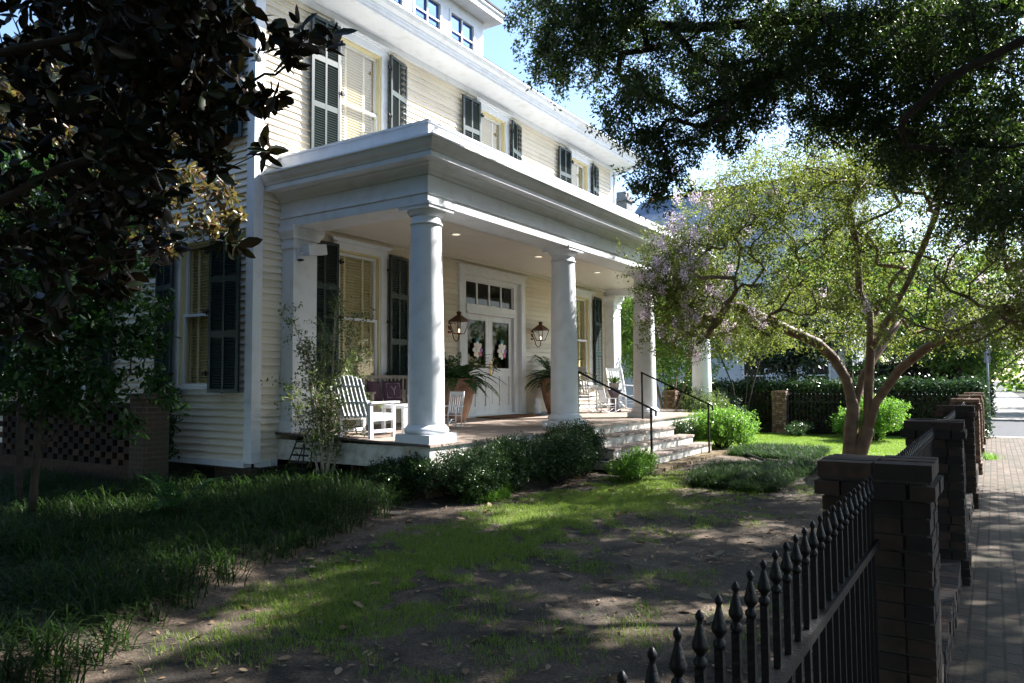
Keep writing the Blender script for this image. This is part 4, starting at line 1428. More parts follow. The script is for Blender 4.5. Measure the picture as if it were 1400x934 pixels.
for y_ in (-3.9, -0.9, 2.2, 4.8):
    for z_ in (1.0, 4.8):
        w_ = MB(); w_.box(-5.06, -4.99, y_ - .6, y_ + .6, z_, z_ + .12).box(-5.06, -4.99, y_ - .6, y_ + .6, z_ + 1.8, z_ + 1.92)
        w_.box(-5.05, -4.99, y_ - .6, y_ - .5, z_ + .12, z_ + 1.8).box(-5.05, -4.99, y_ + .5, y_ + .6, z_ + .12, z_ + 1.8).box(-5.04, -4.99, y_ - .5, y_ + .5, z_ + .9, z_ + .96)
        wo = w_.build('window', MT['white'], nb)
        MB().box(-5.02, -4.985, y_ - .499, y_ + .499, z_ + .121, z_ + 1.799).build('pane', MT['dark'], wo)
# pale outbuilding seen through the leaves at the left
ob = thing('garage', (3, 27, 0), 'pale outbuilding glimpsed through the leaves beyond the lattice wall', 'garage')
MB().box(-7, 3.2, -2, 2, 0, 2.9).build('wall', MT['farwhite'], ob)
MB().add([(-7.3, -2.4, 2.88), (3.5, -2.4, 2.88), (3.5, 2.4, 2.88), (-7.3, 2.4, 2.88), (-7.3, 0, 4.1), (3.5, 0, 4.1)], [(0, 1, 5, 4), (1, 2, 5), (2, 3, 4, 5), (3, 0, 4), (3, 2, 1, 0)]).build('roof', MT['slate'], ob)
MB().box(-2.4, .6, -2.05, -1.99, 0, 2.2).build('garage_door', MT['white'], ob)
# sign post at the street corner
o = thing('street_sign', (30.2, .15, 0), 'thin grey street sign pole at the corner beyond the pillars', 'sign post')
MB().tube([(0, 0, -.2), (0, 0, 3.9)], .035, 10).build('pole', MT['sign'], o)
MB().box(-.012, .012, -.10, .10, 2.25, 3.05).build('sign_panel', MT['concrete'], o)

# ------------------------------------------------------------------ trees
def in_frame(P):
    """px,py in the 1024 picture, for keeping boughs that hang over the camera out of the open sky"""
    q = P - np.array([0, 0, 1.7])
    xr = q @ np.array(cx); yu = q @ np.array(cu); zf = q @ np.array(cf)
    ok = zf > 0.2
    zz = np.where(ok, zf, 1)
    return np.where(ok, 512 + 739.2 * xr / zz, -9999), np.where(ok, 341.5 - 739.2 * yu / zz, -9999)

# --- live oak over the pavement
rng = np.random.default_rng(21)
oak = thing('live_oak', (12.0, -4.6, 0), 'huge dark live oak whose boughs hang over the pavement and the lawn from the right', 'tree')
lobes = [((9.0, 5.05, 6.85), .8), ((9.0, 4.38, 6.34), .85), ((8.9, 4.30, 7.0), .8), ((9.0, 3.95, 5.35), .62), ((9.3, 3.67, 4.95), .5), ((9.3, 3.66, 4.4), .40), ((10.0, 3.33, 6.14), 1.1), ((10.0, 3.2, 5.17), .55),
         ((8.9, 5.0, 6.15), .45), ((11.0, 2.61, 6.87), 1.2), ((11.0, 2.78, 6.0), .65), ((12.0, 1.76, 7.05), 1.3), ((12.0, 1.99, 6.2), .8), ((12.0, 1.29, 5.75), .8),
         ((12.0, 0.79, 6.57), 1.3), ((12.0, -0.1, 6.44), 1.3), ((11.0, 0.1, 5.04), .95), ((10.0, -0.3, 4.0), .75), ((11.0, 0.53, 4.55), .65), ((10.0, -0.35, 3.5), .5),
         ((11.5, 2.03, 5.5), .5), ((13, .2, 5.3), .9), ((13.5, 1.2, 7.6), 1.2), ((9.8, 2.2, 7.2), 1.1), ((10.4, 0.4, 5.9), .8), ((11.4, -1.0, 4.6), .9), ((12.5, -1.2, 3.9), .8), ((11.2, .05, 4.1), .6), ((12.2, .9, 4.95), .55), ((10.6, .1, 4.5), .6), ((12.5, 2.6, 7.0), .9), ((10.6, 3.0, 5.75), .6), ((11.5, 1.2, 5.2), .6), ((9.6, 4.2, 6.9), .8)]
C1 = []
for c, r_ in lobes:
    n = int(115 * r_ ** 2) + 18
    C1.append(blob_points([c], [(r_, r_, r_ * .8)], [n], rng, .45))
C1 = np.concatenate(C1)
Pl, Dl = twigs(C1, rng, 66, .17, .6)
Lv = rng.uniform(.045, .075, len(Pl))
V1, F1 = leafcloud(Pl, Dl, Lv, Lv * .42, rng)
# the rest of the crown, above and behind the camera
n = 22000
P = np.stack([rng.uniform(-9, 25, n), rng.uniform(-13, 6.5, n), rng.uniform(6.0, 12.0, n)], 1)
dom = 12.2 - ((P[:, 0] - 8) / 17) ** 2 * 5 - ((P[:, 1] + 4) / 11) ** 2 * 5
P = P[(P[:, 2] < dom) & (P[:, 2] > dom - 4.2)]
nz = vnoise(P[:, 0] + P[:, 2], P[:, 1] - .67 * P[:, 2], 31, .55)
gxs = P[:, 0] - P[:, 2]; gys = P[:, 1] + .67 * P[:, 2]
keep = gxs < 12.6 + 1.4 * (nz - .5)
t_ = (9.6 - P[:, 1]) / .67
keep &= ~(((P[:, 2] - t_) > 4.9) & ((P[:, 0] - t_) > 5.5) & ((P[:, 0] - t_) < 21.5))
px, py = in_frame(P)
keep &= ~((px > -40) & (px < 1064) & (py > -45) & (py < 730))
bright = (gxs > 4.6) & (gxs < 12.3) & (gys > 3.4) & (gys < 6.4)
dens = np.where(bright, .62, 1.5)
g2 = vnoise(gxs, gys, 77, .9)
g3 = .6 * g2 + .4 * vnoise(gxs, gys, 78, 2.6)
keep &= rng.random(len(P)) < np.where(gys < .3, 1.3 * sstep(.16, .36, g3), np.where(bright, 1.2 * sstep(.50, .60, g3), .04 + 1.7 * sstep(.46, .51, g3)))
C2 = P[keep]
Pl, Dl = twigs(C2, rng, 40, .34, .3)
Lv = rng.uniform(.12, .20, len(Pl))
V2, F2 = leafcloud(Pl, Dl, Lv, Lv * .5, rng)
# low boughs towards the street side, beyond the right edge
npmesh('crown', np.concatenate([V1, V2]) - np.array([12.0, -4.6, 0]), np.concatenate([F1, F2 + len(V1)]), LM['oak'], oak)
main = [[(12, -4.6, 0), (12.0, -4.5, 1.5), (11.8, -4.2, 3.2)],
        [(11.8, -4.2, 3.2), (11.3, -3.0, 5.0), (10.6, -1.6, 5.9), (10.0, -.42, 5.52), (10.0, .37, 5.24), (10.0, .77, 4.88), (10.0, 1.26, 4.65), (10.0, 1.77, 4.75)],
        [(11.3, -3.0, 5.0), (12.0, -1.5, 6.6), (12.2, 0.5, 7.0), (11.2, 2.2, 7.0), (10, 3.4, 6.7), (9.1, 4.6, 6.8)],
        [(11.3, -3.0, 5.0), (8.5, -1.0, 7.5), (5, 0.8, 8.6), (1, 1.5, 8.8)],
        [(11.8, -4.2, 3.2), (13.5, -4.0, 6), (16.5, -3.2, 8.2), (19.5, -2.0, 9.3)],
        [(11.8, -4.2, 3.2), (9.5, -5.5, 6.0), (4.5, -6.5, 8.0), (-1, -6, 8.6)]]
sub = C1[rng.choice(len(C1), 330, replace=False)]
sub2 = C2[rng.choice(len(C2), min(len(C2), 260), replace=False)]
G = grow([[tuple(q) for q in m_] for m_ in main], None, np.concatenate([sub, sub2]), rng, .3, .5)
tb = MB()
tubes(*G[:4], .007, .50, .42, tb, 6)
tb.lathe([(.62, -.1), (.52, .15), (.43, .6), (.40, 1.5)], (12, -4.58, 0), 20, cap=False)
wrel(tb.build('trunk', MT['bark'], oak), oak)

# --- crape myrtle in the middle of the lawn
rng = np.random.default_rng(5)
cm_ = thing('crape_myrtle', (15.5, 2.2, 0), 'spreading crape myrtle with smooth tan trunks and lilac flowers at its left edge', 'tree')
main = [[(15.5, 2.34, -0.06), (15.5, 2.33, 0.7), (15.5, 2.27, 1.15), (15.5, 2.37, 1.69), (15.5, 2.59, 2.12), (15.1, 2.8, 2.4), (14.7, 3.22, 2.64), (14.3, 3.53, 2.83), (13.9, 4.0, 3.1)],
        [(15.45, 2.10, -0.06), (15.5, 2.04, 0.72), (15.5, 2.0, 1.41), (15.5, 1.94, 2.24), (15.5, 1.93, 2.94), (15.5, 2.1, 3.37), (15.5, 2.11, 4.23), (15.3, 2.2, 4.9)],
        [(15.5, 2.04, 0.72), (15.45, 1.87, 1.27), (15.2, 1.43, 1.88), (14.9, 1.02, 2.22), (14.6, 0.58, 2.45), (14.4, 0.1, 2.64), (14.2, -.5, 2.9)],
        [(15.5, 2.37, 1.69), (15.6, 2.40, 2.1), (15.8, 2.47, 2.55), (16.0, 2.32, 3.1), (16.2, 2.3, 3.9)],
        [(15.1, 2.8, 2.4), (15.2, 3.1, 3.1), (15.3, 3.5, 3.9)],
        [(15.5, 1.94, 2.24), (15.2, 1.6, 2.8), (15.0, 1.2, 3.5), (14.9, .9, 4.2)],
        [(15.5, 2.27, 1.15), (15.75, 2.1, 1.8), (16.3, 1.8, 2.4), (16.9, 1.5, 3.0)]]
n = 820
d = unit(rng.normal(size=(n * 3, 3))); d = d[d[:, 2] > -.35][:n]
rr = rng.uniform(.70, 1.0, len(d)) ** 1
lump = .80 + .42 * vnoise(d[:, 0] * 3 + 9, d[:, 1] * 3 + d[:, 2] * 2.3 + 9, 61, 1.0)
A = np.array([15.2, 2.15, 3.35]) + d * (rr * lump)[:, None] * np.array([2.8, 3.9, 3.3])
A[:, 2] = np.maximum(A[:, 2], 2.35 + rng.uniform(0, .5, len(A)))
ex = np.array([(13.9, 5.2, 3.3), (13.9, 5.5, 3.2), (13.8, 5.1, 2.9), (14.0, 5.6, 3.6), (13.8, 4.7, 2.75), (14.0, 5.5, 4.0), (14.3, 5.6, 4.3), (14.2, 5.3, 4.6), (13.9, .2, 2.3), (13.9, -.5, 2.2), (14.2, -1.2, 2.4), (14.2, 4.9, 3.9), (14.1, 5.2, 3.7), (14.3, 5.0, 3.3), (14.2, 5.35, 3.6), (14.0, 5.0, 3.0), (14.4, 5.3, 4.1), (14.0, 4.6, 2.9), (14.2, -.9, 2.6), (14.4, -.7, 2.4), (14.6, -.4, 2.5)])
A = np.concatenate([A, ex, ex + rng.normal(size=ex.shape) * .3])
G = grow(main, None, A, rng, .22, .75)
tb = MB(); rad = tubes(*G[:4], .0072, .455, .122, tb, 6, .75)
NA = G[0]
wrel(tb.build('trunk', MT['smooth_bark'], cm_), cm_)
wts = np.ones(len(A)); wts[-44:] = 3.0; wts /= wts.sum()
C3 = A[rng.choice(len(A), 5400, p=wts)] + rng.normal(size=(5400, 3)) * np.array([.27, .27, .22])
C3 = C3[C3[:, 2] > 2.15]
Pl, Dl = twigs(C3, rng, 26, .16, .2)
Lv = rng.uniform(.04, .07, len(Pl))
V, F = leafcloud(Pl, Dl, Lv, Lv * .5, rng)
npmesh('crown', V - np.array(cm_.location), F, LM['myrtle'], cm_)
# flower panicles at the left tips, the lower right and a few on top
fl_c = A[(A[:, 1] > 4.3) & (A[:, 0] < 15.6)]
fl_d = A[(A[:, 1] < .5) & (A[:, 2] < 4.3)]
fc = np.concatenate([fl_c[rng.choice(len(fl_c), 85)] + rng.normal(size=(85, 3)) * [.15, .25, .28] + [-.28, .08, .05], fl_d[rng.choice(len(fl_d), 26)] + rng.normal(size=(26, 3)) * .15, A[rng.choice(len(A), 16)] + [0, 0, .15]])
Pf = fc[:, None, :] + rng.normal(size=(len(fc), 110, 3)) * np.array([.05, .05, .08])
Pf = Pf.reshape(-1, 3)
V, F = leafcloud(Pf, rng.normal(size=Pf.shape), .034, .032, rng)
npmesh('flowers', V - np.array(cm_.location), F, LM['flower'], cm_)

# --- magnolia close at the left
rng = np.random.default_rng(8)
mg = thing('magnolia_tree', (1.0, 6.0, .12), 'dark large leaved magnolia filling the left foreground in shade', 'tree')
lob = [(2.2, 5.11, 3.88, .5), (2.2, 4.14, 3.68, .42), (2.3, 3.6, 3.65, .33), (2.5, 3.40, 3.66, .20), (2.6, 3.08, 3.54, .13), (2.6, 2.80, 3.47, .07), (2.2, 4.88, 3.17, .5), (2.3, 4.07, 3.10, .40),
       (2.5, 3.72, 3.14, .26), (2.6, 3.40, 3.30, .14), (2.6, 3.33, 2.99, .06), (2.2, 4.49, 2.60, .38), (2.5, 4.2, 2.80, .12), (2.6, 3.80, 3.0, .08), (2.4, 4.45, 2.28, .12), (2.2, 5.0, 2.3, .38), (2.6, 3.62, 2.52, .08),
       (2.3, 3.75, 3.35, .28), (2.4, 3.5, 3.45, .2), (2.4, 4.6, 3.5, .45), (2.6, 4.6, 3.0, .3), (1.8, 5.4, 4.4, .8), (2.9, 5.4, 4.4, .6), (2.9, 4.9, 3.6, .5), (2.9, 5.2, 2.9, .45), (2.6, 4.4, 4.2, .5), (2.2, 3.6, 4.4, .5), (1.2, 4.6, 4.6, .8)]
cen = []
for x_, y_, z_, r_ in lob:
    n = max(2, int(95 * r_ ** 1.3))
    cen.append(blob_points([(x_, y_, z_)], [(r_, r_, r_)], [n], rng, .5))
cen = np.concatenate(cen)
def rosettes(cen, rng, nl, L, Wr):
    n = len(cen)
    ax = unit(rng.normal(size=(n, 3)) * .8 + np.array([.25, -.35, .25]))
    e1 = unit(np.cross(ax, rng.normal(size=(n, 3)))); e2 = np.cross(ax, e1)
    a = np.linspace(0, 2 * PI, nl, endpoint=False)[None, :] + rng.random((n, 1)) * 6 + rng.normal(size=(n, nl)) * .25
    el = rng.uniform(.0, .9, (n, nl))
    D = (np.cos(a) * np.cos(el))[..., None] * e1[:, None] + (np.sin(a) * np.cos(el))[..., None] * e2[:, None] + np.sin(el)[..., None] * ax[:, None]
    P = cen[:, None] + D * L * .08 - ax[:, None] * rng.uniform(0, .05, (n, nl, 1))
    P = P.reshape(-1, 3); D = D.reshape(-1, 3) + np.array([0, 0, -.12])
    Ls = rng.uniform(.6, 1.12, len(P)) * L
    return leafcloud(P, D, Ls, Ls * Wr, rng, .10, True)
V, F = rosettes(cen, rng, 9, .132, .44)
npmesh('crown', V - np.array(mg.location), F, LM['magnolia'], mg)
main = [[(1.0, 6.0, 0), (1.0, 5.95, 1.5), (1.1, 5.9, 3.0), (1.3, 5.6, 4.2), (1.5, 5.2, 5.2)], [(1.0, 5.95, 1.5), (1.6, 5.4, 2.4), (2.2, 4.7, 3.0), (2.45, 4.0, 3.15), (2.6, 3.3, 3.4)], [(1.1, 5.9, 3.0), (1.8, 5.0, 3.6), (2.3, 4.0, 3.75)]]
G = grow(main, None, cen[rng.choice(len(cen), min(len(cen), 260), replace=False)], rng, .12, .5)
tb = MB(); tubes(*G[:4], .0030, .48, .15, tb, 6)
wrel(tb.build('trunk', MT['bark'], mg), mg)

# --- second magnolia by the corner of the house, catching the sun
rng = np.random.default_rng(18)
m2 = thing('magnolia_tree', (4.6, 10.6, .12), 'smaller magnolia with golden sunlit leaves in front of the side wall of the house', 'tree')
lob = [(6.0, 8.51, 4.26, .22), (6.1, 8.45, 3.98, .22), (5.8, 9.01, 4.39, .35), (6.0, 8.85, 3.81, .25), (5.6, 9.53, 4.13, .5), (5.8, 9.5, 3.55, .25), (5.2, 10.08, 4.42, .7), (5.0, 11.05, 4.53, .8), (5.5, 9.87, 3.75, .4), (4.6, 10.5, 5.4, .8), (5.3, 9.6, 5.4, .45), (4.4, 10.6, 3.5, .7), (5.9, 9.1, 5.0, .25)]
cen = np.concatenate([blob_points([(x_, y_, z_)], [(r_, r_, r_)], [max(10, int(190 * r_ ** 1.6))], rng, .5) for x_, y_, z_, r_ in lob])
V, F = rosettes(cen, rng, 8, .14, .38)
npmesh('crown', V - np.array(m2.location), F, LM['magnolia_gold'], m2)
main = [[(4.6, 10.6, 0), (4.6, 10.6, 2.0), (4.8, 10.4, 3.4), (4.9, 10.3, 5)]]
G = grow(main, None, cen[rng.choice(len(cen), 120, replace=False)], rng, .2, .5)
tb = MB(); tubes(*G[:4], .004, .5, .11, tb, 6)
wrel(tb.build('trunk', MT['bark'], m2), m2)

# --- camellia behind the lawn bed, left edge
rng = np.random.default_rng(28)
ca = thing('camellia_bush', (3.9, 8.7, .15), 'tall glossy green camellia at the left edge in front of the lattice wall', 'bush')
lob = [(3.9, 8.9, 3.95, .6), (4.2, 8.3, 3.7, .4), (4.6, 7.95, 2.95, .22), (4.95, 8.1, 2.15, .16), (4.9, 8.0, 2.55, .16), (4.0, 9.13, 3.16, .6), (4.0, 7.85, 3.18, .4), (4.0, 8.44, 2.46, .6), (4.2, 7.75, 2.43, .4), (4.5, 7.85, 2.15, .25), (4.0, 8.72, 1.75, .5), (4.3, 8.15, 1.62, .35), (4.8, 8.05, 1.76, .14), (3.8, 8.2, 2.04, .5), (3.2, 8.8, 2.6, .8), (4.95, 7.9, 1.5, .12), (4.6, 8.0, 1.25, .12)]
cen = np.concatenate([blob_points([(x_, y_, z_)], [(r_, r_, r_)], [max(5, int(190 * r_ ** 1.8))], rng, .5) for x_, y_, z_, r_ in lob])
Pl, Dl = twigs(cen, rng, 22, .13, -.3)
Lv = rng.uniform(.06, .11, len(Pl))
V, F = leafcloud(Pl, Dl, Lv, Lv * .42, rng, .1, True)
npmesh('foliage', V - np.array(ca.location), F, LM['camellia'], ca)
main = [[(3.9, 8.7, .1), (3.9, 8.6, 1.0), (3.9, 8.5, 2.0), (3.9, 8.5, 3.0)], [(3.9, 8.6, 1.0), (4.3, 8.1, 1.6)]]
G = grow(main, None, cen[rng.choice(len(cen), 120, replace=False)], rng, .15, .6)
tb = MB(); tubes(*G[:4], .0035, .5, .06, tb, 6)
wrel(tb.build('stems', MT['bark'], ca), ca)

# --- airy thin shrub in front of the porch corner
rng = np.random.default_rng(38)
sh = thing('slender_shrub', (7.60, 8.20, .22), 'tall thin shrub with pale stems and sparse leaves in front of the porch corner', 'shrub')
tipsx = [(7.06, 8.3, 2.72), (7.22, 8.2, 2.35), (7.4, 8.35, 2.1), (7.55, 8.2, 2.55), (7.7, 8.1, 2.9), (7.95, 8.3, 3.0), (8.1, 8.1, 2.75), (8.3, 8.2, 2.1), (8.5, 8.3, 1.45), (6.9, 8.3, 1.7), (7.85, 8.0, 2.2), (7.5, 8.1, 2.0)]
st = MB(); Pt = []
for i, tp in enumerate(tipsx):
    b0_ = np.array([7.60 + rng.uniform(-.09, .09), 8.20 + rng.uniform(-.08, .08), .15]); tp = np.array(tp)
    mid = b0_ * .55 + tp * .45 + np.array([0, 0, .35]) + rng.normal(size=3) * .05
    pts = [(1 - u_) ** 2 * b0_ + 2 * u_ * (1 - u_) * mid + u_ * u_ * tp + rng.normal(size=3) * .008 for u_ in np.linspace(0, 1, 16)]
    st.tube(pts, list(np.linspace(.017, .003, 16)), 7)
    for q in range(4, 16):
        for _ in range(3):
            d = unit(rng.normal(size=(1, 3)) + [0, 0, .5])[0]; l = rng.uniform(.08, .30)
            st.tube([pts[q], pts[q] + d * l * .5 + [0, 0, .01], pts[q] + d * l], [.004, .003, .0015], 4)
            for u_ in (.3, .6, 1.0): Pt.append(pts[q] + d * l * u_)
wrel(st.build('stems', MT['pale_bark'], sh), sh)
Pt = np.array(Pt)
Pl = np.repeat(Pt, 4, axis=0) + rng.normal(size=(len(Pt) * 4, 3)) * .035
V, F = leafcloud(Pl, rng.normal(size=Pl.shape) + [0, 0, .2], rng.uniform(.035, .075, len(Pl)), .024, rng, .1)
npmesh('foliage', V - np.array(sh.location), F, LM['airy'], sh)

# --- shrubs
def shrub(name, loc, rx, ry, h, lm, n, leaf, lb, cat='shrub', group=None, seed=0, wide=.45, stemmat='bark'):
    rg = np.random.default_rng(seed)
    o = thing(name, loc, lb, cat, group)
    k = max(7, int(9 * rx * 2))
    cs = []
    for _ in range(k):
        a = rg.uniform(0, 2 * PI); r_ = rg.uniform(.1, .62)
        cs.append((math.cos(a) * r_ * rx, math.sin(a) * r_ * ry, rg.uniform(.38, .66) * h))
    cen = np.concatenate([blob_points([c], [(rx * .45, ry * .45, h * .36)], [n // k], rg, .4) for c in cs])
    cen = cen[cen[:, 2] > .03]
    Pl, Dl = twigs(cen, rg, 16, leaf * 1.7, -.8)
    Pl[:, 2] = np.maximum(Pl[:, 2], .02)
    Lv = rg.uniform(.7, 1.2, len(Pl)) * leaf
    V, F = leafcloud(Pl, Dl + [0, 0, .3], Lv, Lv * wide, rg, .15)
    npmesh('foliage', V, F, LM[lm], o)
    tb = MB()
    for q in cen[rg.choice(len(cen), 26)]:
        tb.tube([(q[0] * .12, q[1] * .12, -.05), (q[0] * .6, q[1] * .6, q[2] * .55), tuple(q)], [.012, .008, .003], 5)
    tb.build('stems', MT[stemmat], o)
    return o
gp = 'dark hedge shrubs along the porch'
for i, (x_, y_, rx, h, lb) in enumerate(((7.72, 6.75, .42, .62, 'smallest dark hedge shrub, at the left end of the row'), (8.30, 6.10, .62, .74, 'dark glossy hedge shrub under the corner column'), (9.25, 6.0, .72, .80, 'dark glossy hedge shrub second from the porch corner'), (10.3, 5.95, .74, .84, 'dark glossy hedge shrub third from the porch corner'), (11.30, 5.98, .62, .92, 'tallest dark hedge shrub, beside the near end of the porch steps'))):
    shrub('hedge_shrub', (x_, y_, float(gz(x_, y_))), rx * 1.25, .62, h, 'box', 2100, .035, lb, group=gp, seed=50 + i)
shrub('leafy_shrub', (11.35, 5.0, .08), .62, .5, .48, 'bright', 520, .045, 'low bright green leafy shrub at the foot of the near handrail', seed=60)
shrub('leafy_shrub', (6.95, 11.5, .1), .35, .45, 2.05, 'camellia', 420, .07, 'dark leafy shrub rising behind the lattice wall beside its end pillar', seed=59)
shrub('leafy_shrub', (17.7, 5.55, .06), 1.05, .95, .98, 'bright', 1300, .06, 'round sunlit light green shrub just beyond the porch steps', seed=61)
shrub('leafy_shrub', (16.9, 6.15, .06), .5, .4, .75, 'box', 500, .04, 'small dark shrub between the porch steps and the sunlit round shrub', seed=62)
shrub('leafy_shrub', (19.9, 6.6, .06), .9, .9, 1.5, 'airy', 900, .05, 'loose grey green shrub beyond the last porch column', seed=63)
shrub('leafy_shrub', (22.9, 7.3, .06), 1.1, 1.0, 1.3, 'fardark', 700, .09, 'dark broadleaf shrub left of the sunlit brick pillar', seed=64)
shrub('leafy_shrub', (22.5, 2.75, .05), 1.0, .8, 1.25, 'bright', 1000, .08, 'bright yellow green shrub at the far edge of the sunny lawn', seed=65)
shrub('leafy_shrub', (23.6, 3.6, .05), .8, .6, .8, 'bright', 500, .09, 'low broad leaved plant left of the yellow green shrub by the far fence', seed=66)
shrub('leafy_shrub', (23.9, 5.0, .05), 1.3, .4, .35, 'box', 500, .05, 'very low dark planting at the foot of the far fence', seed=67)
# far clipped hedge behind the far fence
def hedge(loc, lx, ly, h, lb, seed, lm='fardark', n=5200, leaf=.10):
    rg = np.random.default_rng(seed)
    o = thing('clipped_hedge', loc, lb, 'hedge')
    P = np.stack([rg.uniform(-lx, lx, n), rg.uniform(-ly, ly, n), rg.uniform(.0, h, n)], 1)
    ax = rg.integers(0, 3, n); sg = rg.choice([-1, 1], n)
    P[ax == 0, 0] = (sg * lx)[ax == 0]; P[ax == 1, 1] = (sg * ly)[ax == 1]; P[ax == 2, 2] = h
    P += rg.normal(size=P.shape) * .07
    Pl = np.repeat(P, 7, axis=0) + rg.normal(size=(n * 7, 3)) * .09
    V, F = leafcloud(Pl, rg.normal(size=Pl.shape), leaf, leaf * .55, rg)
    npmesh('foliage', V, F, LM[lm], o)
    MB().box(-lx + .1, lx - .1, -ly + .1, ly - .1, -.1, h - .12).build('hedge_core', MT['bark'], o)
hedge((25.35, 5.0, 0), .30, 4.6, 1.5, 'dark clipped hedge behind the far iron fence', 71, 'box')
hedge((40.5, 5.2, 0), .6, 4.9, 2.3, 'long dark hedge across the street beside the neighbouring house', 72, n=3000, leaf=.16)

# --- trees beyond
def tree(name, loc, h, r, z0, lm, lb, seed, nclus=900, leaf=.10, trunk='bark', nst=1, per=22, tr=.16, group=None, squash=1.0):
    rg = np.random.default_rng(seed)
    o = thing(name, loc, lb, 'tree', group)
    zc = (h + z0) / 2
    k = 16
    d = unit(rg.normal(size=(k, 3)))
    lc = d * rg.uniform(.35, .72, (k, 1)) * np.array([r, r * squash, (h - z0) / 2]) + [0, 0, zc]
    cen = np.concatenate([blob_points([c], [(r * .42, r * .42, (h - z0) * .22)], [nclus // k], rg, .4) for c in lc])
    cen = cen[cen[:, 2] > z0 * .85]
    Pl, Dl = twigs(cen, rg, per, leaf * 2.6, .2)
    Lv = rg.uniform(.7, 1.3, len(Pl)) * leaf
    V, F = leafcloud(Pl, Dl, Lv, Lv * .5, rg)
    npmesh('crown', V, F, LM[lm], o)
    main = []
    for q in range(nst):
        a = 2 * PI * q / max(1, nst) + 1.57; s_ = .12 * (nst > 1)
        main.append([(math.cos(a) * s_, math.sin(a) * s_, -.1), (math.cos(a) * s_ * 3, math.sin(a) * s_ * 3, z0 * .7), (math.cos(a) * (s_ * 8 + .1), math.sin(a) * (s_ * 8 + .1), z0 + (h - z0) * .45)])
    G = grow(main, None, cen[rg.choice(len(cen), min(90, len(cen)), replace=False)], rg, .5, .5)
    tb = MB(); tubes(*G[:4], tr * .07, .5, tr, tb, 5)
    tb.build('trunk', MT[trunk], o)
    return o
tree('leafy_tree', (24.0, 9.2, 0), 6.3, 3.1, 1.5, 'far', 'bright green tree with several tan trunks beyond the end of the porch', 81, 1700, .10, 'smooth_bark', 4, 24, .11)
tree('leafy_tree', (29.5, 14.5, 0), 8.5, 4.0, 2.0, 'far', 'taller green tree behind the many trunked one, beyond the porch', 82, 1300, .13)
tree('dark_multi_stem_tree', (23.6, 6.6, 0), 4.6, 1.9, 2.2, 'myrtle', 'small tree with dark forked stems beside the sunlit brick pillar', 83, 600, .08, 'bark', 3, 22, .06)
tree('dark_magnolia', (27.5, 5.9, 0), 4.6, 1.9, 1.9, 'fardark', 'dark evergreen tree in front of the neighbouring house, behind the crape myrtle trunks', 84, 420, .20, per=16)
tree('flowering_tree', (39.6, .3, 0), 6.0, 2.6, 2.3, 'myrtle', 'smaller crape myrtle with pale pink flowers across the street in line with the pavement', 85, 700, .09, 'smooth_bark', 3, 22, .06)
ft = C.objects['flowering_tree'] if 'flowering_tree' in C.objects else None
rg = np.random.default_rng(86)
fc = unit(rg.normal(size=(60, 3))) * [2.4, 2.4, 1.6] + [0, 0, 4.0]
Pf = (fc[:, None] + rg.normal(size=(60, 60, 3)) * .17).reshape(-1, 3)
V, F = leafcloud(Pf, rg.normal(size=Pf.shape), .06, .06, rg)
npmesh('flowers', V, F, LM['flower'], ft)
gp = 'distant trees beyond the street'
for i, (x_, y_, h, r, lm, lb) in enumerate(((46, -3.5, 9, 4.5, 'far', 'distant green tree at the right where the pavement runs out'), (56, 1.5, 11, 5, 'far', 'distant tree straight along the line of the pavement'), (44, 2.2, 7.5, 3.2, 'fardark', 'dark distant tree at the right corner of the neighbouring house'),
        (58, -9, 12, 6, 'far', 'farthest tree at the right edge behind the pavement'), (36.5, 19.5, 9.5, 4.2, 'far', 'distant tree beyond the porch roof left of the slate roof'), (50, 6, 11, 4.5, 'fardark', 'dark distant tree behind the right half of the neighbouring house'), (30, 20.5, 7, 3.5, 'fardark', 'dark tree behind the porch columns at the back of the garden'), (70, 5, 14, 7, 'far', 'large distant tree behind all the others on the right'), (38.8, 1.2, 5.8, 2.3, 'far', 'young green tree across the street behind the sign pole'), (37.6, 5.6, 9.5, 3.4, 'far', 'green tree across the street in front of the neighbouring house'), (90, -4, 14, 8, 'fardark', 'remote tree at the vanishing end of the pavement'))):
    tree('distant_tree', (x_, y_, 0), h, r, h * .18, lm, lb, 90 + i, 700, .22, per=18, tr=.22, group=gp)
for i, (x_, y_, h, r) in enumerate(((-8, 19, 9, 4.5), (-2, 22, 10, 4.5), (4.2, 24, 9, 4))):
    tree('back_garden_tree', (x_, y_, 0), h, r, h * .2, 'fardark', ['dark back garden tree farthest left behind the camellia', 'dark back garden tree behind the magnolia leaves', 'dark back garden tree nearest the side wall of the house'][i], 110 + i, 700, .20, per=18, tr=.2, group='trees behind the lattice wall')

# ------------------------------------------------------------------ ground cover
rng = np.random.default_rng(99)
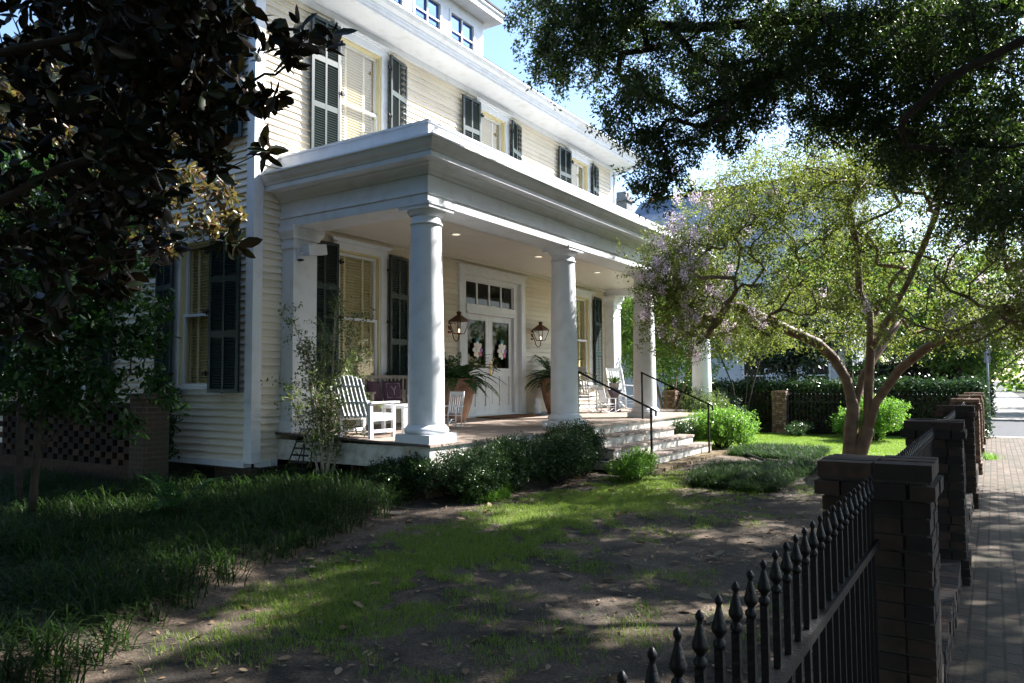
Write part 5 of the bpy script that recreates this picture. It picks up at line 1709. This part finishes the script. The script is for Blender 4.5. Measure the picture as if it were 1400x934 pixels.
# liriope: arching blades
def blades(bx, by, bz, n, rng, L, lean, wd):
    a = rng.uniform(0, 2 * PI, n); l = rng.uniform(.55, 1.1, n) * L
    le = rng.uniform(.25, 1.0, n) * lean
    d = np.stack([np.cos(a), np.sin(a)], 1)
    s = np.stack([-d[:, 1], d[:, 0]], 1)
    V = np.zeros((n, 8, 3))
    for k, (u_, v_) in enumerate(((0, 0), (.35, .42), (.7, .66), (1.0, .60))):
        cxy = np.stack([bx, by], 1) + d * (le * l * u_ ** 1.6)[:, None]
        z_ = bz + l * v_ * (1.25 - .45 * le)
        w_ = wd * (1 - .85 * u_ ** 2) * .5
        V[:, k * 2, :2] = cxy - s * w_; V[:, k * 2, 2] = z_
        V[:, k * 2 + 1, :2] = cxy + s * w_; V[:, k * 2 + 1, 2] = z_
    b_ = np.arange(n)[:, None] * 8
    F = np.concatenate([b_ + [0, 1, 3, 2], b_ + [2, 3, 5, 4], b_ + [4, 5, 7, 6]], 1).reshape(-1, 4)
    return V.reshape(-1, 3), F
def liriope(cx_, cy_, name, n_per=60, L=.34, sp=.07):
    n = len(cx_)
    bx = np.repeat(cx_, n_per) + rng.normal(size=n * n_per) * sp
    by = np.repeat(cy_, n_per) + rng.normal(size=n * n_per) * sp
    L = np.repeat(L * (.55 + .9 * vnoise(cx_, cy_, 55, 1.1)) * rng.uniform(.8, 1.2, n), n_per)
    V, F = blades(bx, by, gz(bx, by) - .01, n * n_per, rng, L, 1.5, .011)
    return V, F
cxs, cys = [], []
tries = rng.uniform([-3.5, 4.2], [8.6, 13.5], (15000, 2))
for q in tries:
    x_, y_ = q
    if y_ < bed(x_) + .05: continue
    if x_ > 7.2 and y_ > 9.2: continue
    if y_ > 8.9 and x_ > 6.1: continue
    if x_ > 7.55 and y_ > 6.4: continue
    if len(cxs) and np.min((np.array(cxs) - x_) ** 2 + (np.array(cys) - y_) ** 2) < .17 ** 2: continue
    cxs.append(x_); cys.append(y_)
V, F = liriope(np.array(cxs), np.array(cys), 'a', 46, .36)
o = npmesh('border_grass', V, F, LM['liriope']); tag(o, 'thick dark border grass filling the bed along the left of the lawn', 'border grass', kind='stuff')
q = rng.uniform([11.3, 2.9], [15.2, 4.35], (420, 2)); q = q[(q[:, 1] < 4.45 - .25 * np.abs(q[:, 0] - 13))]
V, F = liriope(q[:, 0], q[:, 1], 'b', 45, .26)
q2 = rng.uniform([16.2, 3.3], [18.4, 4.9], (260, 2))
Va, Fa = liriope(q2[:, 0], q2[:, 1], 'b', 45, .22)
o = npmesh('border_grass', np.concatenate([V, Va]), np.concatenate([F, Fa + len(V)]), LM['liriope']); tag(o, 'low dark patches of border grass beside the path near the crape myrtle', 'border grass', kind='stuff')
q = np.array([(8.25, 5.75), (8.4, 5.8), (8.55, 5.78), (8.1, 5.85), (8.7, 5.82), (7.3, 8.0), (7.15, 8.3), (7.5, 7.8), (6.9, 8.6), (7.6, 7.7)])
V, F = liriope(q[:, 0], q[:, 1], 'c', 90, .26)
o = npmesh('variegated_grass', V, F, LM['bright']); tag(o, 'pale striped grass tufts at the foot of the hedge and the thin shrub', 'grass tuft', kind='stuff')

# lawn blades
def turf(n, x0, x1, y0, y1, dens_fn, L, wd):
    x_ = rng.uniform(x0, x1, n); y_ = rng.uniform(y0, y1, n)
    k = rng.random(n) < dens_fn(x_, y_)
    x_ = x_[k]; y_ = y_[k]; n = len(x_)
    a = rng.uniform(0, 2 * PI, n); l = rng.uniform(.5, 1.3, n) * L; le = rng.uniform(.1, .9, n)
    d = np.stack([np.cos(a), np.sin(a)], 1); s = np.stack([-d[:, 1], d[:, 0]], 1) * wd / 2
    z0 = gz(x_, y_)
    V = np.zeros((n, 4, 3)); b_ = np.stack([x_, y_], 1)
    V[:, 0, :2] = b_ - s; V[:, 1, :2] = b_ + s; V[:, 0, 2] = V[:, 1, 2] = z0 - .004
    tip = b_ + d * (le * l)[:, None]
    V[:, 2, :2] = tip + s * .25; V[:, 3, :2] = tip - s * .25; V[:, 2, 2] = V[:, 3, 2] = z0 + l * (1.1 - .7 * le)
    return V.reshape(-1, 3), np.arange(n * 4).reshape(n, 4)
def lawn_d(x, y):
    p = vnoise(x, y, 41, 1.3) * .40 + vnoise(x, y, 42, 4.2) * .35 + vnoise(x, y, 43, 11.0) * .25
    band = np.exp(-((y - (4.2 + .10 * (x - 4))) / .95) ** 2) * sstep(2.2, 4.0, x) * sstep(13.8, 12.0, x)
    d = sstep(.46, .58, p + .20 * band - .075) * (.10 + .95 * band)
    d = d + sstep(.62, .72, p) * .22
    return np.clip(d, 0, 1) * (y < bed(x) - .12) * (y < 5.6) * (y > .7)
V, F = turf(420000, 1.5, 13.5, .7, 5.8, lawn_d, .045, .0055)
o = npmesh('lawn_grass', V, F, LM['grass']); tag(o, 'thin patchy lawn grass growing through bare soil', 'grass', kind='stuff')
V, F = turf(160000, 17.5, 24.5, .8, 6.8, lambda x, y: np.ones_like(x) * sstep(17.3, 18.3, x + .5 * vnoise(x, y, 6, 2)), .05, .012)
o = npmesh('sunny_lawn_grass', V, F, LM['grass']); tag(o, 'bright sunlit green lawn beyond the crape myrtle', 'grass', kind='stuff')
V, F = turf(2600, 17.9, 19.6, -.25, .24, lambda x, y: np.exp(-((x - 18.9) / .35) ** 2 - ((y - .2) / .16) ** 2), .14, .01)
V[:, 2] += .02
o = npmesh('weeds', V, F, LM['bright']); tag(o, 'green weeds at the foot of the pillars by the pavement', 'weeds', kind='stuff')
o = MB().tube([(17.6, 4.95, .10), (16.9, 4.75, .11), (16.1, 4.45, .11), (15.4, 4.0, .10), (15.0, 3.4, .09)], .03, 7).build('bed_edging', MT['black']); tag(o, 'thin black edging strip curving between the path and the sunny lawn', 'edging')
# fallen leaves and litter
n = 6500
x_ = rng.uniform(1.2, 15, n); y_ = rng.uniform(.75, 6.2, n)
k = (y_ < bed(x_) + .1) & ((rng.random(n) < .55) | (y_ > 4.9)); x_ = x_[k]; y_ = y_[k]; n = len(x_)
P = np.stack([x_, y_, gz(x_, y_) + .008], 1)
a = rng.uniform(0, 2 * PI, n)
D = np.stack([np.cos(a), np.sin(a), rng.uniform(0, .35, n)], 1)
L_ = np.where(rng.random(n) < .07, rng.uniform(.09, .14, n), rng.uniform(.025, .055, n))
s = np.stack([-np.sin(a), np.cos(a), rng.normal(size=n) * .25], 1)
V = np.empty((n, 6, 3)); Wd = (L_ * .42)[:, None]; L1 = L_[:, None]
up = np.array([0, 0, 1.0]) * rng.uniform(.05, .3, (n, 1))
V[:, 0] = P; V[:, 1] = P + D * L1 * .3 + s * Wd * .5 + up * Wd; V[:, 2] = P + D * L1 * .7 + s * Wd * .5 + up * Wd; V[:, 3] = P + D * L1; V[:, 4] = P + D * L1 * .7 - s * Wd * .5 + up * Wd; V[:, 5] = P + D * L1 * .3 - s * Wd * .5 + up * Wd
b_ = np.arange(n)[:, None] * 6
F = np.concatenate([b_ + [0, 1, 2, 3], b_ + [0, 3, 4, 5]], 1).reshape(-1, 4)
o = npmesh('fallen_leaves', V.reshape(-1, 3), F, LM['dead']); tag(o, 'dry brown fallen leaves and litter scattered on the soil', 'fallen leaves', kind='stuff')
# fern in the bed
o = thing('garden_fern', (4.9, 7.6, float(gz(4.9, 7.6))), 'light green fern standing in the dark border grass at the left', 'fern')
fern(o, .05, 22, .62, 7)
# unseen trees added to block sky light, left of garden and behind camera
gp = 'added trees blocking sky light around the garden'
for i, (x_, y_, h, r, lb) in enumerate(((-3.5, 13, 12, 5.2, 'added sky-blocking dark tree left of the lattice wall'), (-9, 6, 13, 5.5, 'added sky-blocking dark tree at the left behind the camera'), (1.0, 18.5, 11, 4.2, 'added sky-blocking dark tree beyond the lattice wall behind the magnolia'), (-5.0, -2.8, 9, 3.6, 'added sky-blocking tree directly behind the camera on the pavement side'), (-5.5, 3.2, 9, 3.6, 'added sky-blocking tree directly behind the camera on the garden side'), (-8, -4, 13, 5.5, 'added sky-blocking tree on the street side behind the camera'))):
    tree('sky_block_tree', (x_, y_, 0), h, r, h * .12, 'fardark', lb, 130 + i, 1100, .26, per=20, tr=.3, group=gp)
# the wooded end of the street, one mass
rg = np.random.default_rng(200)
P = np.stack([rg.uniform(118, 126, 3000), rg.uniform(-70, 120, 3000), rg.uniform(0, 1, 3000)], 1)
P[:, 2] = P[:, 2] * (9 + 6 * vnoise(P[:, 1], P[:, 0] * 0, 201, .12))
Pl, Dl = twigs(P, rg, 14, 1.2, 0)
V, F = leafcloud(Pl, Dl, rg.uniform(.5, 1.0, len(Pl)), .5, rg)
o = npmesh('far_wood', V, F, LM['far']); tag(o, 'far wooded end of the street beyond all the houses', 'wood', kind='stuff')
